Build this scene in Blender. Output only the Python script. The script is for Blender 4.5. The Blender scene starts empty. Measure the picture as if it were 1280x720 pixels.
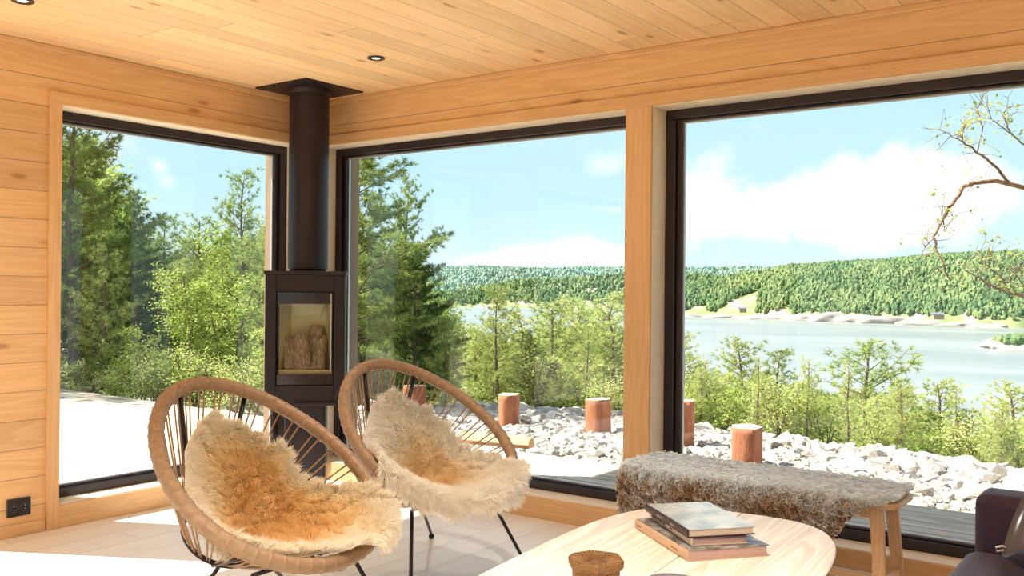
import bpy, bmesh, math, random
import numpy as np
from mathutils import Vector, Matrix
C = bpy.context.scene.collection
S = bpy.context.scene
PI = math.pi
rnd = random.Random(7)
R = np.random.RandomState(11)

# ------------------------------------------------------------------ camera
F = 1162.6; YAW = math.radians(36.30); CP = np.array([4.572, -4.065, 1.213]); Y0 = 361.5; ROLL = math.radians(.513)
_s, _c = math.sin(YAW), math.cos(YAW)
R0 = np.array([_c, _s, 0.]); FW = np.array([-_s, _c, 0.]); U0 = np.array([0, 0, 1.])
RT = R0*math.cos(ROLL) + U0*math.sin(ROLL); UP = U0*math.cos(ROLL) - R0*math.sin(ROLL)
cam = bpy.data.cameras.new('camera'); camo = bpy.data.objects.new('camera', cam); C.objects.link(camo)
cam.sensor_width = 36; cam.lens = F/1280*36; cam.clip_start = .05; cam.clip_end = 20000
cam.shift_y = (Y0-360)/1280
M_ = Matrix(((RT[0], UP[0], -FW[0], CP[0]), (RT[1], UP[1], -FW[1], CP[1]), (RT[2], UP[2], -FW[2], CP[2]), (0, 0, 0, 1)))
camo.matrix_world = M_
S.camera = camo
def ray(px, py): return FW + RT*(px-640)/F - UP*(py-Y0)/F      # direction seen at a pixel of the 1280x720 photograph
def atd(px, py, dep): return CP + ray(px, py)*dep
def atz(px, py, z): d = ray(px, py); return CP + d*(z-CP[2])/d[2]

# ------------------------------------------------------------------ view, world, sun
S.view_settings.view_transform = 'Standard'; S.view_settings.look = 'None'
S.view_settings.exposure = 0.60; S.view_settings.gamma = 1.0; S.view_settings.use_curve_mapping = False
SUN_AZ = math.radians(28.5); SUN_EL = math.radians(50); SUN_E = 9.6; SKY_E = .90
DOWN_W = 22.0; FILL_SPOT_W = 270.0  # power of the visible downlights, then of the added unseen fill spots
sun = bpy.data.lights.new('sun', 'SUN'); suno = bpy.data.objects.new('sun', sun); C.objects.link(suno)
sun.energy = SUN_E; sun.angle = math.radians(.6); sun.color = (1, .95, .86)
_sd = Vector((math.cos(SUN_AZ)*math.cos(SUN_EL), math.sin(SUN_AZ)*math.cos(SUN_EL), -math.sin(SUN_EL)))
suno.rotation_euler = _sd.to_track_quat('-Z', 'Y').to_euler(); suno.location = (-10, -8, 12)
cy = S.cycles
cy.max_bounces = 10; cy.diffuse_bounces = 6; cy.glossy_bounces = 4; cy.transmission_bounces = 6; cy.transparent_max_bounces = 16
cy.use_denoising = True; cy.sample_clamp_indirect = 8; cy.caustics_reflective = False; cy.caustics_refractive = False

class NT:
    """small helper to write node trees"""
    def __init__(s, nt): s.t = nt; nt.nodes.clear()
    def n(s, typ, **kw):
        nd = s.t.nodes.new(typ)
        for k, v in kw.items(): setattr(nd, k, v)
        return nd
    def put(s, sock, v):
        if isinstance(v, bpy.types.NodeSocket): s.t.links.new(v, sock)
        elif v is not None:
            if isinstance(v, (tuple, list)) and len(v) == 3 and sock.type == 'RGBA': v = (*v, 1)
            sock.default_value = v
    def m(s, op, a, b=None, c=None, clamp=False):
        nd = s.n('ShaderNodeMath', operation=op, use_clamp=clamp)
        for i, v in enumerate((a, b, c)):
            if v is not None: s.put(nd.inputs[i], v)
        return nd.outputs[0]
    def mix(s, f, a, b, mode='MIX'):
        nd = s.n('ShaderNodeMix', data_type='RGBA', blend_type=mode)
        s.put(nd.inputs[0], f); s.put(nd.inputs[6], a); s.put(nd.inputs[7], b)
        return nd.outputs[2]
    def step(s, x, a, b):      # smoothstep from a (0) to b (1)
        nd = s.n('ShaderNodeMapRange', interpolation_type='SMOOTHSTEP')
        s.put(nd.inputs[0], x); s.put(nd.inputs[1], a); s.put(nd.inputs[2], b); return nd.outputs[0]
    def xyz(s, x, y, z):
        nd = s.n('ShaderNodeCombineXYZ')
        for i, v in enumerate((x, y, z)): s.put(nd.inputs[i], v)
        return nd.outputs[0]
    def sep(s, v):
        nd = s.n('ShaderNodeSeparateXYZ'); s.put(nd.inputs[0], v); return nd.outputs
    def noise(s, v, scale=1., detail=3., rough=.5, dist=0.):
        nd = s.n('ShaderNodeTexNoise'); s.put(nd.inputs['Vector'], v)
        nd.inputs['Scale'].default_value = scale; nd.inputs['Detail'].default_value = detail
        nd.inputs['Roughness'].default_value = rough; nd.inputs['Distortion'].default_value = dist
        return nd.outputs[0]
    def vor(s, v, scale=1., rand=1., feature='F1', out='Distance'):
        nd = s.n('ShaderNodeTexVoronoi', feature=feature); s.put(nd.inputs['Vector'], v)
        nd.inputs['Scale'].default_value = scale; nd.inputs['Randomness'].default_value = rand
        return nd.outputs[out]
    def ramp(s, x, stops):
        nd = s.n('ShaderNodeValToRGB'); s.put(nd.inputs[0], x); el = nd.color_ramp.elements
        while len(el) < len(stops): el.new(.5)
        for e, (p, c) in zip(el, stops): e.position = p; e.color = (*c, 1)
        return nd.outputs[0]
    def white(s, x):
        nd = s.n('ShaderNodeTexWhiteNoise', noise_dimensions='1D'); s.put(nd.inputs['W'], x); return nd.outputs[0]
    def bump(s, h, strength=.3, dist=.01):
        nd = s.n('ShaderNodeBump'); nd.inputs['Strength'].default_value = strength; nd.inputs['Distance'].default_value = dist
        s.put(nd.inputs['Height'], h); return nd.outputs[0]

def sphere_dir(px, py):
    d = ray(px, py); d = d/np.linalg.norm(d)
    return math.atan2(d[0], d[1]), math.asin(d[2])
# sky: blue gradient by height with a handful of cumulus banks at their true bearings
W = bpy.data.worlds.new('world'); S.world = W; W.use_nodes = True
k = NT(W.node_tree)
tc = k.n('ShaderNodeTexCoord').outputs['Generated']
sx, sy, sz = k.sep(tc)
el = k.m('ARCSINE', sz); az = k.m('ARCTAN2', sx, sy)
grad = k.ramp(k.m('MULTIPLY', el, 2/PI), [(0, (.68, .82, .88)), (.06, (.50, .74, .86)), (.16, (.42, .68, .85)), (.5, (.42, .54, .68)), (1, (.36, .47, .62))])
blobs = [(872, 262, .05, .040, .95), (930, 268, .05, .02, .7), (1010, 250, .06, .020, .9), (1075, 228, .05, .03, .9), (1150, 250, .075, .04, 1.1), (1110, 280, .09, .03, .8),
         (850, 225, .03, .02, .8), (1200, 235, .035, .03, .8), (980, 285, .10, .018, .5), (700, 322, .05, .018, 1.), (640, 330, .06, .014, .7), (765, 320, .05, .02, .9), (590, 335, .05, .012, .4),
         (760, 205, .04, .02, .32), (760, 262, .03, .006, .4), (900, 180, .09, .03, .33), (205, 215, .012, .018, .5), (215, 235, .01, .02, .4), (120, 190, .04, .03, .6), (650, 520, .1, .02, 0.)]
cl = None
for px, py, wa, we, st in blobs:
    a0, e0 = sphere_dir(px, py)
    u = k.m('DIVIDE', k.m('SUBTRACT', az, a0), wa); v = k.m('DIVIDE', k.m('SUBTRACT', el, e0), we)
    g = k.m('MULTIPLY', k.m('EXPONENT', k.m('MULTIPLY', k.m('ADD', k.m('MULTIPLY', u, u), k.m('MULTIPLY', v, v)), -1.)), st)
    cl = g if cl is None else k.m('ADD', cl, g)
cn = k.noise(tc, 17, 7, .62); cn2 = k.noise(tc, 5, 5, .6)
high = k.m('MULTIPLY', k.step(cn2, .52, .7), k.step(el, .35, .7))       # broken cloud overhead, out of view
dens = k.step(k.m('ADD', cl, k.m('MULTIPLY', k.m('SUBTRACT', cn, .5), 2.6)), .22, .95)
dens = k.m('MAXIMUM', k.m('MULTIPLY', dens, k.m('MINIMUM', k.m('MULTIPLY', cl, 2.2), 1.)), k.m('MULTIPLY', high, .8))
sky = k.mix(k.m('MULTIPLY', dens, .93), grad, (.90, .93, .95))
bg = k.n('ShaderNodeBackground'); k.put(bg.inputs[0], sky); bg.inputs[1].default_value = SKY_E
k.t.links.new(bg.outputs[0], k.n('ShaderNodeOutputWorld').inputs[0])

# ------------------------------------------------------------------ materials
def mat(name):
    m = bpy.data.materials.new(name); m.use_nodes = True
    return m, NT(m.node_tree)
def pbsdf(k, color, rough=.5, metal=0., normal=None, spec=.5, coat=0., sheen=0., trans=0.):
    b = k.n('ShaderNodeBsdfPrincipled'); k.put(b.inputs['Base Color'], color); k.put(b.inputs['Roughness'], rough)
    b.inputs['Metallic'].default_value = metal; b.inputs['Specular IOR Level'].default_value = spec
    b.inputs['Coat Weight'].default_value = coat; b.inputs['Coat Roughness'].default_value = .15
    b.inputs['Sheen Weight'].default_value = sheen
    if normal is not None: k.put(b.inputs['Normal'], normal)
    return b.outputs[0]
def out(k, sh): k.t.links.new(sh, k.n('ShaderNodeOutputMaterial').inputs[0])
def simple(name, color, rough=.5, metal=0., var=.08, scale=30, spec=.5, coat=0., bump=0.):
    m, k = mat(name); tc = k.n('ShaderNodeTexCoord').outputs['Object']; nz = k.noise(tc, scale, 4)
    c = k.mix(nz, tuple(x*(1-var) for x in color), tuple(min(1, x*(1+var)) for x in color))
    out(k, pbsdf(k, c, rough, metal, k.bump(nz, bump, .002) if bump else None, spec, coat)); return m
def wood(name, g, c, width=None, light=(.80, .52, .27), dark=(.66, .37, .16), knots=0., rough=.5, joint=None, tone=.10, seam=.6, knotc=(.30, .13, .045), grain=1., coat=0., off=0., seamw=.0016, third=None):
    """timber: grain runs along axis g, boards of `width` laid across axis c"""
    m, k = mat(name); o = k.sep(k.n('ShaderNodeTexCoord').outputs['Object'])
    G, A = o[g], o[c]; T = o[3-g-c]
    if width:
        q = k.m('DIVIDE', k.m('ADD', A, off), width); bid = k.m('FLOOR', q); fr = k.m('FRACT', q)
        if third: bid = k.m('ADD', bid, k.m('MULTIPLY', k.m('FLOOR', k.m('DIVIDE', T, third)), 17.))
    else: bid = k.m('MULTIPLY', A, 0.); fr = None
    r1 = k.white(k.m('ADD', bid, .5))
    if joint:
        gj = k.m('ADD', k.m('DIVIDE', G, joint), k.m('MULTIPLY', r1, 7.)); jid = k.m('FLOOR', gj); jf = k.m('FRACT', gj)
        r1 = k.white(k.m('ADD', k.m('MULTIPLY', jid, 3.7), k.m('MULTIPLY', bid, 1.31)))
    shift = k.m('MULTIPLY', r1, 37.)
    v = k.xyz(k.m('ADD', k.m('MULTIPLY', G, 1.1), shift), k.m('MULTIPLY', A, 16.), k.m('MULTIPLY', T, 16.))
    fine = k.noise(k.xyz(k.m('MULTIPLY', G, 6.), k.m('MULTIPLY', A, 180.), k.m('MULTIPLY', T, 180.)), 1., 2)
    big = k.noise(v, .55, 3, .5, .6)
    rings = k.m('FRACT', k.m('MULTIPLY', big, 9.)); rings = k.m('MULTIPLY', k.step(rings, 0., .75), k.m('SUBTRACT', 1., k.step(rings, .8, 1.)))
    f = k.m('ADD', k.m('MULTIPLY', rings, .45*grain), k.m('MULTIPLY', fine, .35*grain))
    f = k.m('ADD', f, k.m('MULTIPLY', k.m('SUBTRACT', k.noise(v, .3, 2), .5), .7), clamp=True)
    col = k.mix(f, light, dark)
    tn = k.m('ADD', k.m('MULTIPLY', k.m('SUBTRACT', r1, .5), tone*2), 1.)
    col = k.mix(1., col, k.xyz(tn, tn, tn), 'MULTIPLY')
    h = k.m('MULTIPLY', f, -.15)
    if knots:
        kv = k.xyz(k.m('ADD', k.m('MULTIPLY', G, 2.6), shift), k.m('ADD', k.m('MULTIPLY', A, 7.14), k.m('MULTIPLY', T, 7.14)), 0.)
        d = k.m('ADD', k.vor(kv, 1., 1.), k.m('MULTIPLY', k.m('SUBTRACT', fine, .5), .03))
        kk = k.m('SUBTRACT', 1., k.step(d, .05, .15)); halo = k.m('SUBTRACT', 1., k.step(d, .10, .36))
        col = k.mix(k.m('MULTIPLY', halo, .45*min(1, knots)), col, dark); col = k.mix(k.m('MULTIPLY', kk, .72*min(1., knots)), col, knotc)
    if width:
        e = k.m('MINIMUM', fr, k.m('SUBTRACT', 1., fr)); s_ = k.m('SUBTRACT', 1., k.step(e, seamw/width*.6, seamw/width*2.2))
        if joint:
            ej = k.m('MINIMUM', jf, k.m('SUBTRACT', 1., jf)); s_ = k.m('MAXIMUM', s_, k.m('SUBTRACT', 1., k.step(ej, .0012/joint, .0030/joint)))
        col = k.mix(k.m('MULTIPLY', s_, seam), col, tuple(x*.32 for x in dark)); h = k.m('SUBTRACT', h, s_)
    out(k, pbsdf(k, col, rough, 0, k.bump(h, .35, .003), .4, coat)); return m

M = {}
PL, PD = (.71, .455, .235), (.58, .335, .15)
M['wall_a'] = wood('pine_panelling_left', 1, 2, .14, PL, PD, knots=.9, off=.005)
M['wall_b'] = wood('pine_panelling_back', 0, 2, .14, PL, PD, knots=1., off=.005)
M['ceil'] = wood('pine_ceiling_boards', 1, 0, .14, (.90, .655, .38), (.78, .51, .255), knots=1., joint=3.1, off=.05)
M['floor'] = wood('whitened_oak_floor', 1, 0, .2, (.84, .815, .77), (.74, .70, .64), knots=.15, joint=2.2, tone=.05, seam=.45, rough=.35, off=.09, grain=.7)
M['trim_x'] = wood('pine_trim_x', 0, 2, None, PL, PD, tone=.02)
M['trim_y'] = wood('pine_trim_y', 1, 2, None, PL, PD, tone=.02)
M['trim_z'] = wood('pine_trim_z', 2, 0, None, PL, PD, tone=.02)
M['reveal_x'] = wood('pale_pine_reveal_x', 0, 2, None, (.90, .80, .65), (.80, .67, .50), tone=.02)
M['reveal_y'] = wood('pale_pine_reveal_y', 1, 2, None, (.90, .80, .65), (.80, .67, .50), tone=.02)
M['clad'] = wood('weathered_cladding', 2, 0, .12, (.42, .30, .2), (.28, .18, .11))
M['deck'] = wood('weathered_deck_boards', 0, 1, .12, (.86, .72, .55), (.46, .37, .28), knots=.3, joint=3.6, tone=.18, grain=1.5, seam=.85, seamw=.004, rough=.7)
M['oak'] = wood('pale_oak_table', 1, 0, None, (.84, .80, .74), (.60, .50, .40), rough=.38, grain=1.25, coat=.1)
M['oak_x'] = wood('pale_oak_bench', 0, 1, None, (.64, .44, .27), (.50, .32, .18), rough=.45)
M['oak_z'] = wood('pale_oak_legs', 2, 0, None, (.60, .40, .24), (.45, .28, .15), rough=.45)
M['frame'] = simple('dark_window_frame', (.016, .008, .012), .35, var=.05)
M['spacer'] = simple('grey_aluminium_spacer', (.55, .56, .57), .35, .6)
M['steel'] = simple('black_stove_steel', (.014, .007, .010), .42, .3, var=.12, scale=80)
M['gloss'] = simple('black_door_enamel', (.012, .007, .009), .12, 0, coat=.6)
M['verm'] = simple('yellow_firebrick', (1., .88, .60), .85, var=.10, scale=14, bump=.2)
M['rod'] = simple('black_metal_rod', (.018, .010, .012), .35, .4)
M['plastic'] = simple('black_plastic', (.012, .010, .010), .25)
M['chrome'] = simple('bright_contact', (.7, .7, .7), .25, 1.)
def mglass():
    m, k = mat('window_glass')
    t = k.n('ShaderNodeBsdfTransparent'); t.inputs[0].default_value = (.955, .97, .96, 1)
    g = k.n('ShaderNodeBsdfGlossy'); g.inputs['Roughness'].default_value = 0.0
    fr = k.n('ShaderNodeFresnel'); fr.inputs[0].default_value = 1.5
    mx = k.n('ShaderNodeMixShader'); k.put(mx.inputs[0], k.m('MULTIPLY', fr.outputs[0], 1.15, clamp=True)); k.t.links.new(t.outputs[0], mx.inputs[1]); k.t.links.new(g.outputs[0], mx.inputs[2])
    out(k, mx.outputs[0]); return m
M['glass'] = mglass()
def mbark(name, a, b, sc=18):
    m, k = mat(name); o = k.sep(k.n('ShaderNodeTexCoord').outputs['Object'])
    v = k.xyz(k.m('MULTIPLY', o[0], sc), k.m('MULTIPLY', o[1], sc), k.m('MULTIPLY', o[2], sc*.3))
    n = k.noise(v, 1, 4, .65); out(k, pbsdf(k, k.ramp(n, [(.3, a), (.7, b)]), .85, 0, k.bump(n, .7, .02))); return m
M['bark'] = mbark('pine_bark', (.09, .06, .045), (.30, .21, .15))
M['bark_o'] = mbark('orange_branch_bark', (.16, .09, .05), (.42, .25, .14), 40)
M['bark_g'] = mbark('grey_dead_bark', (.28, .25, .22), (.55, .50, .45), 30)
M['stump'] = mbark('red_brown_peeled_log', (.28, .085, .04), (.52, .20, .10), 14)
M['firelog'] = mbark('pale_flaky_birch_bark', (.30, .14, .07), (.92, .80, .62), 110)
M['cut'] = simple('sawn_end_grain', (.80, .62, .40), .7, var=.15, scale=25)
def mleaf(name, cols, trans=.35, var=.25):
    m, k = mat(name); oi = k.n('ShaderNodeObjectInfo').outputs['Random']
    geo = k.n('ShaderNodeNewGeometry'); isl = geo.outputs['Random Per Island']
    o = k.n('ShaderNodeTexCoord').outputs['Object']; n = k.noise(o, 1.3, 2)
    x = k.m('ADD', k.m('MULTIPLY', n, .7), k.m('MULTIPLY', isl, .45)); x = k.m('ADD', x, k.m('MULTIPLY', k.m('SUBTRACT', oi, .5), .3))
    col = k.ramp(x, [(.25, cols[0]), (.55, cols[1]), (.85, cols[2])])
    d = k.n('ShaderNodeBsdfDiffuse'); k.put(d.inputs[0], col); t = k.n('ShaderNodeBsdfTranslucent'); k.put(t.inputs[0], col)
    mx = k.n('ShaderNodeMixShader'); mx.inputs[0].default_value = trans; k.t.links.new(d.outputs[0], mx.inputs[1]); k.t.links.new(t.outputs[0], mx.inputs[2])
    out(k, mx.outputs[0]); return m
M['needle'] = mleaf('pine_needles', [(.15, .21, .06), (.32, .41, .11), (.54, .60, .20)])
M['needle_d'] = mleaf('dark_pine_needles', [(.08, .13, .045), (.17, .25, .07), (.30, .37, .11)])
M['needle_y'] = mleaf('yellow_green_needles', [(.30, .36, .11), (.52, .58, .19), (.72, .74, .32)])
M['leaf'] = mleaf('bright_broad_leaves', [(.18, .27, .05), (.36, .47, .10), (.56, .63, .20)], .45)
M['grass'] = mleaf('rough_undergrowth', [(.12, .16, .05), (.24, .30, .09), (.42, .44, .18)], .3)
def mrock():
    m, k = mat('crushed_pale_rock'); o = k.n('ShaderNodeTexCoord').outputs['Object']; oi = k.n('ShaderNodeObjectInfo').outputs['Random']
    isl = k.n('ShaderNodeNewGeometry').outputs['Random Per Island']
    n = k.noise(o, 9, 5, .65); n2 = k.noise(o, 45, 3)
    x = k.m('ADD', k.m('MULTIPLY', n, .7), k.m('MULTIPLY', n2, .2)); x = k.m('ADD', x, k.m('MULTIPLY', k.m('SUBTRACT', k.m('FRACT', k.m('ADD', isl, oi)), .5), .3))
    out(k, pbsdf(k, k.ramp(x, [(.22, (.20, .17, .15)), (.45, (.46, .42, .37)), (.78, (.68, .63, .57))]), .8, 0, k.bump(n2, .4, .01))); return m
M['rock'] = mrock()
def mground():
    m, k = mat('stony_soil'); o = k.n('ShaderNodeTexCoord').outputs['Object']; n = k.noise(o, 1.2, 6, .6)
    out(k, pbsdf(k, k.ramp(n, [(.35, (.10, .085, .05)), (.5, (.17, .19, .07)), (.65, (.30, .26, .19))]), .95, 0, k.bump(k.noise(o, 9, 4), .6, .05))); return m
M['ground'] = mground()

# ------------------------------------------------------------------ mesh helpers
class G:
    def __init__(s): s.V = []; s.F = []; s.n = 0
    def add(s, V, Fs, mi=0):
        V = np.asarray(V, float).reshape(-1, 3)
        for Fa in (Fs if isinstance(Fs, list) else [Fs]):
            Fa = np.asarray(Fa, int)
            if len(Fa): s.F.append((Fa + s.n, mi))
        s.V.append(V); s.n += len(V); return s
    def box(s, x0, x1, y0, y1, z0, z1, mi=0, Mx=None):
        V = np.array([(x, y, z) for z in (z0, z1) for y in (y0, y1) for x in (x0, x1)], float)
        if Mx is not None: V = np.array([(Mx @ Vector(v))[:] for v in V])
        return s.add(V, np.array([(0, 2, 3, 1), (4, 5, 7, 6), (0, 1, 5, 4), (2, 6, 7, 3), (0, 4, 6, 2), (1, 3, 7, 5)]), mi)
    def tube(s, P, r, n=8, closed=False, cap=True, mi=0):
        P = np.asarray(P, float); m = len(P); r = np.broadcast_to(np.asarray(r, float), (m,)) if np.ndim(r) < 2 else r
        T = (np.roll(P, -1, 0) - np.roll(P, 1, 0)) if closed else np.gradient(P, axis=0)
        T /= np.linalg.norm(T, axis=1)[:, None] + 1e-12
        u = np.cross(T[0], [0, 0, 1.]); 
        if np.linalg.norm(u) < .1: u = np.cross(T[0], [1., 0, 0])
        u /= np.linalg.norm(u); U = []
        for t in T:
            u = u - t*(u@t); u /= np.linalg.norm(u) + 1e-12; U.append(u)
        U = np.array(U); W_ = np.cross(T, U)
        a = np.arange(n)*2*PI/n
        V = P[:, None] + r[:, None, None]*(U[:, None]*np.cos(a)[None, :, None] + W_[:, None]*np.sin(a)[None, :, None])
        i = np.arange(m if closed else m-1)[:, None]; j = np.arange(n)[None]
        i2 = (i+1) % m; j2 = (j+1) % n
        q = np.stack([i*n+j, i*n+j2, i2*n+j2, i2*n+j], -1).reshape(-1, 4)
        Fs = [q]
        V = V.reshape(-1, 3)
        if cap and not closed:
            V = np.vstack([V, P[0], P[-1]]); b = np.arange(n); bb = (b+1) % n
            Fs.append(np.concatenate([np.stack([b*0+m*n, bb, b], 1), np.stack([b*0+m*n+1, (m-1)*n+b, (m-1)*n+bb], 1)]))
        return s.add(V, Fs, mi)
    def lathe(s, prof, n=32, c=(0, 0, 0), mi=0, warp=None):
        P = np.asarray(prof, float); m = len(P); a = np.arange(n)*2*PI/n
        rr = P[:, 0][:, None]*np.ones(n)
        if warp is not None: rr = rr*warp(a)[None]
        V = np.stack([rr*np.cos(a), rr*np.sin(a), P[:, 1][:, None]*np.ones(n)], -1).reshape(-1, 3) + np.array(c)
        i = np.arange(m-1)[:, None]; j = np.arange(n)[None]; j2 = (j+1) % n
        return s.add(V, np.stack([i*n+j, i*n+j2, (i+1)*n+j2, (i+1)*n+j], -1).reshape(-1, 4), mi)
    def prism(s, pts, z0, z1, mi=0, Mx=None):
        n = len(pts); V = [(x, y, z0) for x, y in pts] + [(x, y, z1) for x, y in pts]
        if Mx is not None: V = [(Mx @ Vector(v))[:] for v in V]
        b = np.arange(n); bb = (b+1) % n
        s.add(V, [np.stack([b, bb, n+bb, n+b], 1), np.array([list(range(n))[::-1]]), np.array([list(range(n, 2*n))])], mi); return s
    def ball(s, c, r, n=10, mi=0):
        t = np.linspace(-PI/2, PI/2, n//2+2); pr = np.stack([np.maximum(np.cos(t), 1e-4)*r, np.sin(t)*r], 1); return s.lathe(pr, n, c, mi)
    def build(s, name, mats, parent=None, smooth=False, bevel=0., loc=None, seg=2):
        me = bpy.data.meshes.new(name); V = np.concatenate(s.V); me.vertices.add(len(V)); me.vertices.foreach_set('co', V.astype(np.float32).ravel())
        li = np.concatenate([f.ravel() for f, _ in s.F]); tot = np.concatenate([np.full(len(f), f.shape[1]) for f, _ in s.F]); mi = np.concatenate([np.full(len(f), m) for f, m in s.F])
        me.loops.add(len(li)); me.loops.foreach_set('vertex_index', li.astype(np.int32))
        me.polygons.add(len(tot)); me.polygons.foreach_set('loop_start', np.concatenate([[0], np.cumsum(tot)[:-1]]).astype(np.int32)); me.polygons.foreach_set('loop_total', tot.astype(np.int32))
        me.polygons.foreach_set('material_index', mi.astype(np.int32)); me.polygons.foreach_set('use_smooth', (mi == 0) if smooth == 'side' else np.full(len(tot), bool(smooth)))
        me.update(calc_edges=True)
        if len(V) < 40000: me.validate()
        for m_ in (mats if isinstance(mats, (list, tuple)) else [mats]): me.materials.append(m_)
        o = bpy.data.objects.new(name, me); C.objects.link(o)
        if parent is not None: o.parent = parent
        if loc is not None: o.location = loc
        if bevel:
            b = o.modifiers.new('bevel', 'BEVEL'); b.width = bevel; b.segments = seg; b.limit_method = 'ANGLE'; b.angle_limit = math.radians(40)
            if hasattr(b, 'harden_normals'): b.harden_normals = False
        return o
def tag(o, label=None, cat=None, group=None, kind=None):
    if label: o['label'] = label
    if cat: o['category'] = cat
    if group: o['group'] = group
    if kind: o['kind'] = kind
    return o
def empty(name, loc=(0, 0, 0), rz=0., label=None, cat=None, group=None, kind=None):
    o = bpy.data.objects.new(name, None); C.objects.link(o); o.location = loc; o.rotation_euler = (0, 0, rz); o.empty_display_size = .1
    return tag(o, label, cat, group, kind)
def copy_tree(o, parent=None):
    c = o.copy(); C.objects.link(c); c.parent = parent
    for ch in o.children: copy_tree(ch, c)
    return c
def struct(o): return tag(o, kind='structure')

# ------------------------------------------------------------------ room shell
H = 2.4; TH = .33; XR, YF = 7.0, -6.8
SILL, HEAD = .115, 2.114
def wall(name, axis, at0, at1, lo, hi, openings, m):
    """wall slab between at0..at1 on the thin axis, lo..hi along, with openings (a,b,z0,z1)"""
    g = G(); cur = lo
    def bx(a, b, z0, z1):
        if axis == 'x': g.box(at0, at1, a, b, z0, z1)
        else: g.box(a, b, at0, at1, z0, z1)
    for a, b, z0, z1 in sorted(openings):
        bx(cur, a, -.25, 2.9); bx(a, b, -.25, z0); bx(a, b, z1, 2.9); cur = b
    bx(cur, hi, -.25, 2.9)
    return struct(g.build(name, m))
W1 = (-1.66, -.11); W2 = (.055, 2.289); W3 = (2.432, 5.3); W4 = (-6.2, -2.13)
wall('wall_left', 'x', -TH, 0, YF, TH, [(*W4, SILL, HEAD), (*W1, SILL, HEAD)], M['wall_a'])
wall('wall_back', 'y', 0, TH, 0, XR+TH, [(*W2, SILL, HEAD), (*W3, SILL, HEAD)], M['wall_b'])
ADDED_W5 = (-5.2, -1.6); ADDED_W6 = (.5, 6.5)  # unseen windows, added to bring more daylight into the room
wall('wall_right', 'x', XR, XR+TH, YF, 0, [(*ADDED_W5, SILL, HEAD)], M['wall_a'])
wall('wall_front', 'y', YF-TH, YF, -TH, XR+TH, [(*ADDED_W6, SILL, HEAD)], M['wall_b'])
struct(G().box(-.02, XR+.02, YF-.02, .02, -.12, 0).build('floor', M['floor']))
struct(G().box(-.02, XR+.02, YF-.02, .02, H, H+.1).build('ceiling', M['ceil']))
struct(G().box(-.82, XR+.8, YF-.8, .95, 2.9, 3.1).build('roof', M['clad']))
# ceiling beads and baseboards
struct(G().box(0, .018, YF, 0, H-.03, H).build('trim_1', M['trim_y'], bevel=.006))
struct(G().box(.018, XR, -.018, 0, H-.03, H).build('trim_2', M['trim_x'], bevel=.006))
struct(G().box(0, .014, W4[1]+.065, W1[0]-.068, 0, .06).build('baseboard_left', M['trim_y'], bevel=.003))
struct(G().box(W3[1]+.07, XR, -.014, 0, 0, .06).build('baseboard_back', M['trim_x'], bevel=.003))

def window(idx, axis, a, b, base, sgn, detail=True, right_w=.085):
    """glazed opening a..b; base = inner wall face; sgn = direction outwards along the thin axis"""
    w = empty('window_%d' % idx, kind='structure')
    SWX = .0
    def B(g, a0, a1, d0, d1, z0, z1, mi=0):
        d0, d1 = sorted((base+sgn*d0, base+sgn*d1))
        if axis == 'x': g.box(d0, d1, a0, a1, z0, z1, mi)
        else: g.box(a0, a1, d0, d1, z0, z1, mi)
    z0, z1 = SILL, HEAD
    f = G(); SW = .055; D0, D1 = .13, .20
    B(f, a, b, D0, D1, z0, z0+.05); B(f, a, b, D0, D1, z1-.05, z1); B(f, a, a+SW, D0, D1, z0+.05, z1-.05); B(f, b-SW, b, D0, D1, z0+.05, z1-.05)
    f.build('window_frame', M['frame'], w, bevel=.004)
    e = G(); sb = .03                                            # stepped inner bead
    B(e, a+SW, a+SW+sb, D0+.02, D1-.01, z0+.05, z1-.05); B(e, b-SW-sb, b-SW, D0+.02, D1-.01, z0+.05, z1-.05)
    B(e, a+SW+sb, b-SW-sb, D0+.02, D1-.01, z1-.062, z1-.05); B(e, a+SW+sb, b-SW-sb, D0+.02, D1-.01, z0+.05, z0+.06)
    e.build('glazing_bead', M['frame'], w, bevel=.003)
    sp = G(); c0, c1, y0, y1 = a+SW+sb, b-SW-sb, z0+.06, z1-.062; q = .007
    B(sp, c0, c0+q, D0+.036, D0+.05, y0, y1); B(sp, c1-q, c1, D0+.036, D0+.05, y0, y1); B(sp, c0+q, c1-q, D0+.036, D0+.05, y1-q, y1); B(sp, c0+q, c1-q, D0+.036, D0+.05, y0, y0+q)
    sp.build('glass_spacer', M['spacer'], w)
    gl = G(); dd = base+sgn*(D0+.044)
    if axis == 'x': V = [(dd, c0+.003, y0+.003), (dd, c1-.003, y0+.003), (dd, c1-.003, y1-.003), (dd, c0+.003, y1-.003)]
    else: V = [(c0+.003, dd, y0+.003), (c1-.003, dd, y0+.003), (c1-.003, dd, y1-.003), (c0+.003, dd, y1-.003)]
    gl.add(V, np.array([(0, 1, 2, 3)])); gl.build('glass_pane', M['glass'], w)
    r = G(); B(r, a, b, -.001, D0, z0-.001, z0+.004); r.build('window_sill', M['reveal_x'] if axis == 'y' else M['reveal_y'], w)
    r = G(); t = .004; B(r, a, b, -.001, D0, z1-t, z1+.001); r.build('head_lining', M['reveal_x'] if axis == 'y' else M['reveal_y'], w)
    for q0, q1 in ((a-.001, a+.012), (b-.012, b+.001)):
        r = G(); B(r, q0, q1, D1, TH+.002, z0, z1); r.build('exterior_lining', M['clad'], w)
    for q0, q1 in ((a-.001, a+t), (b-t, b+.001)):
        r = G(); B(r, q0, q1, -.001, D0, z0+.004, z1-t); r.build('side_lining', M['reveal_x'] if axis == 'y' else M['reveal_y'], w)
    return w
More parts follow.
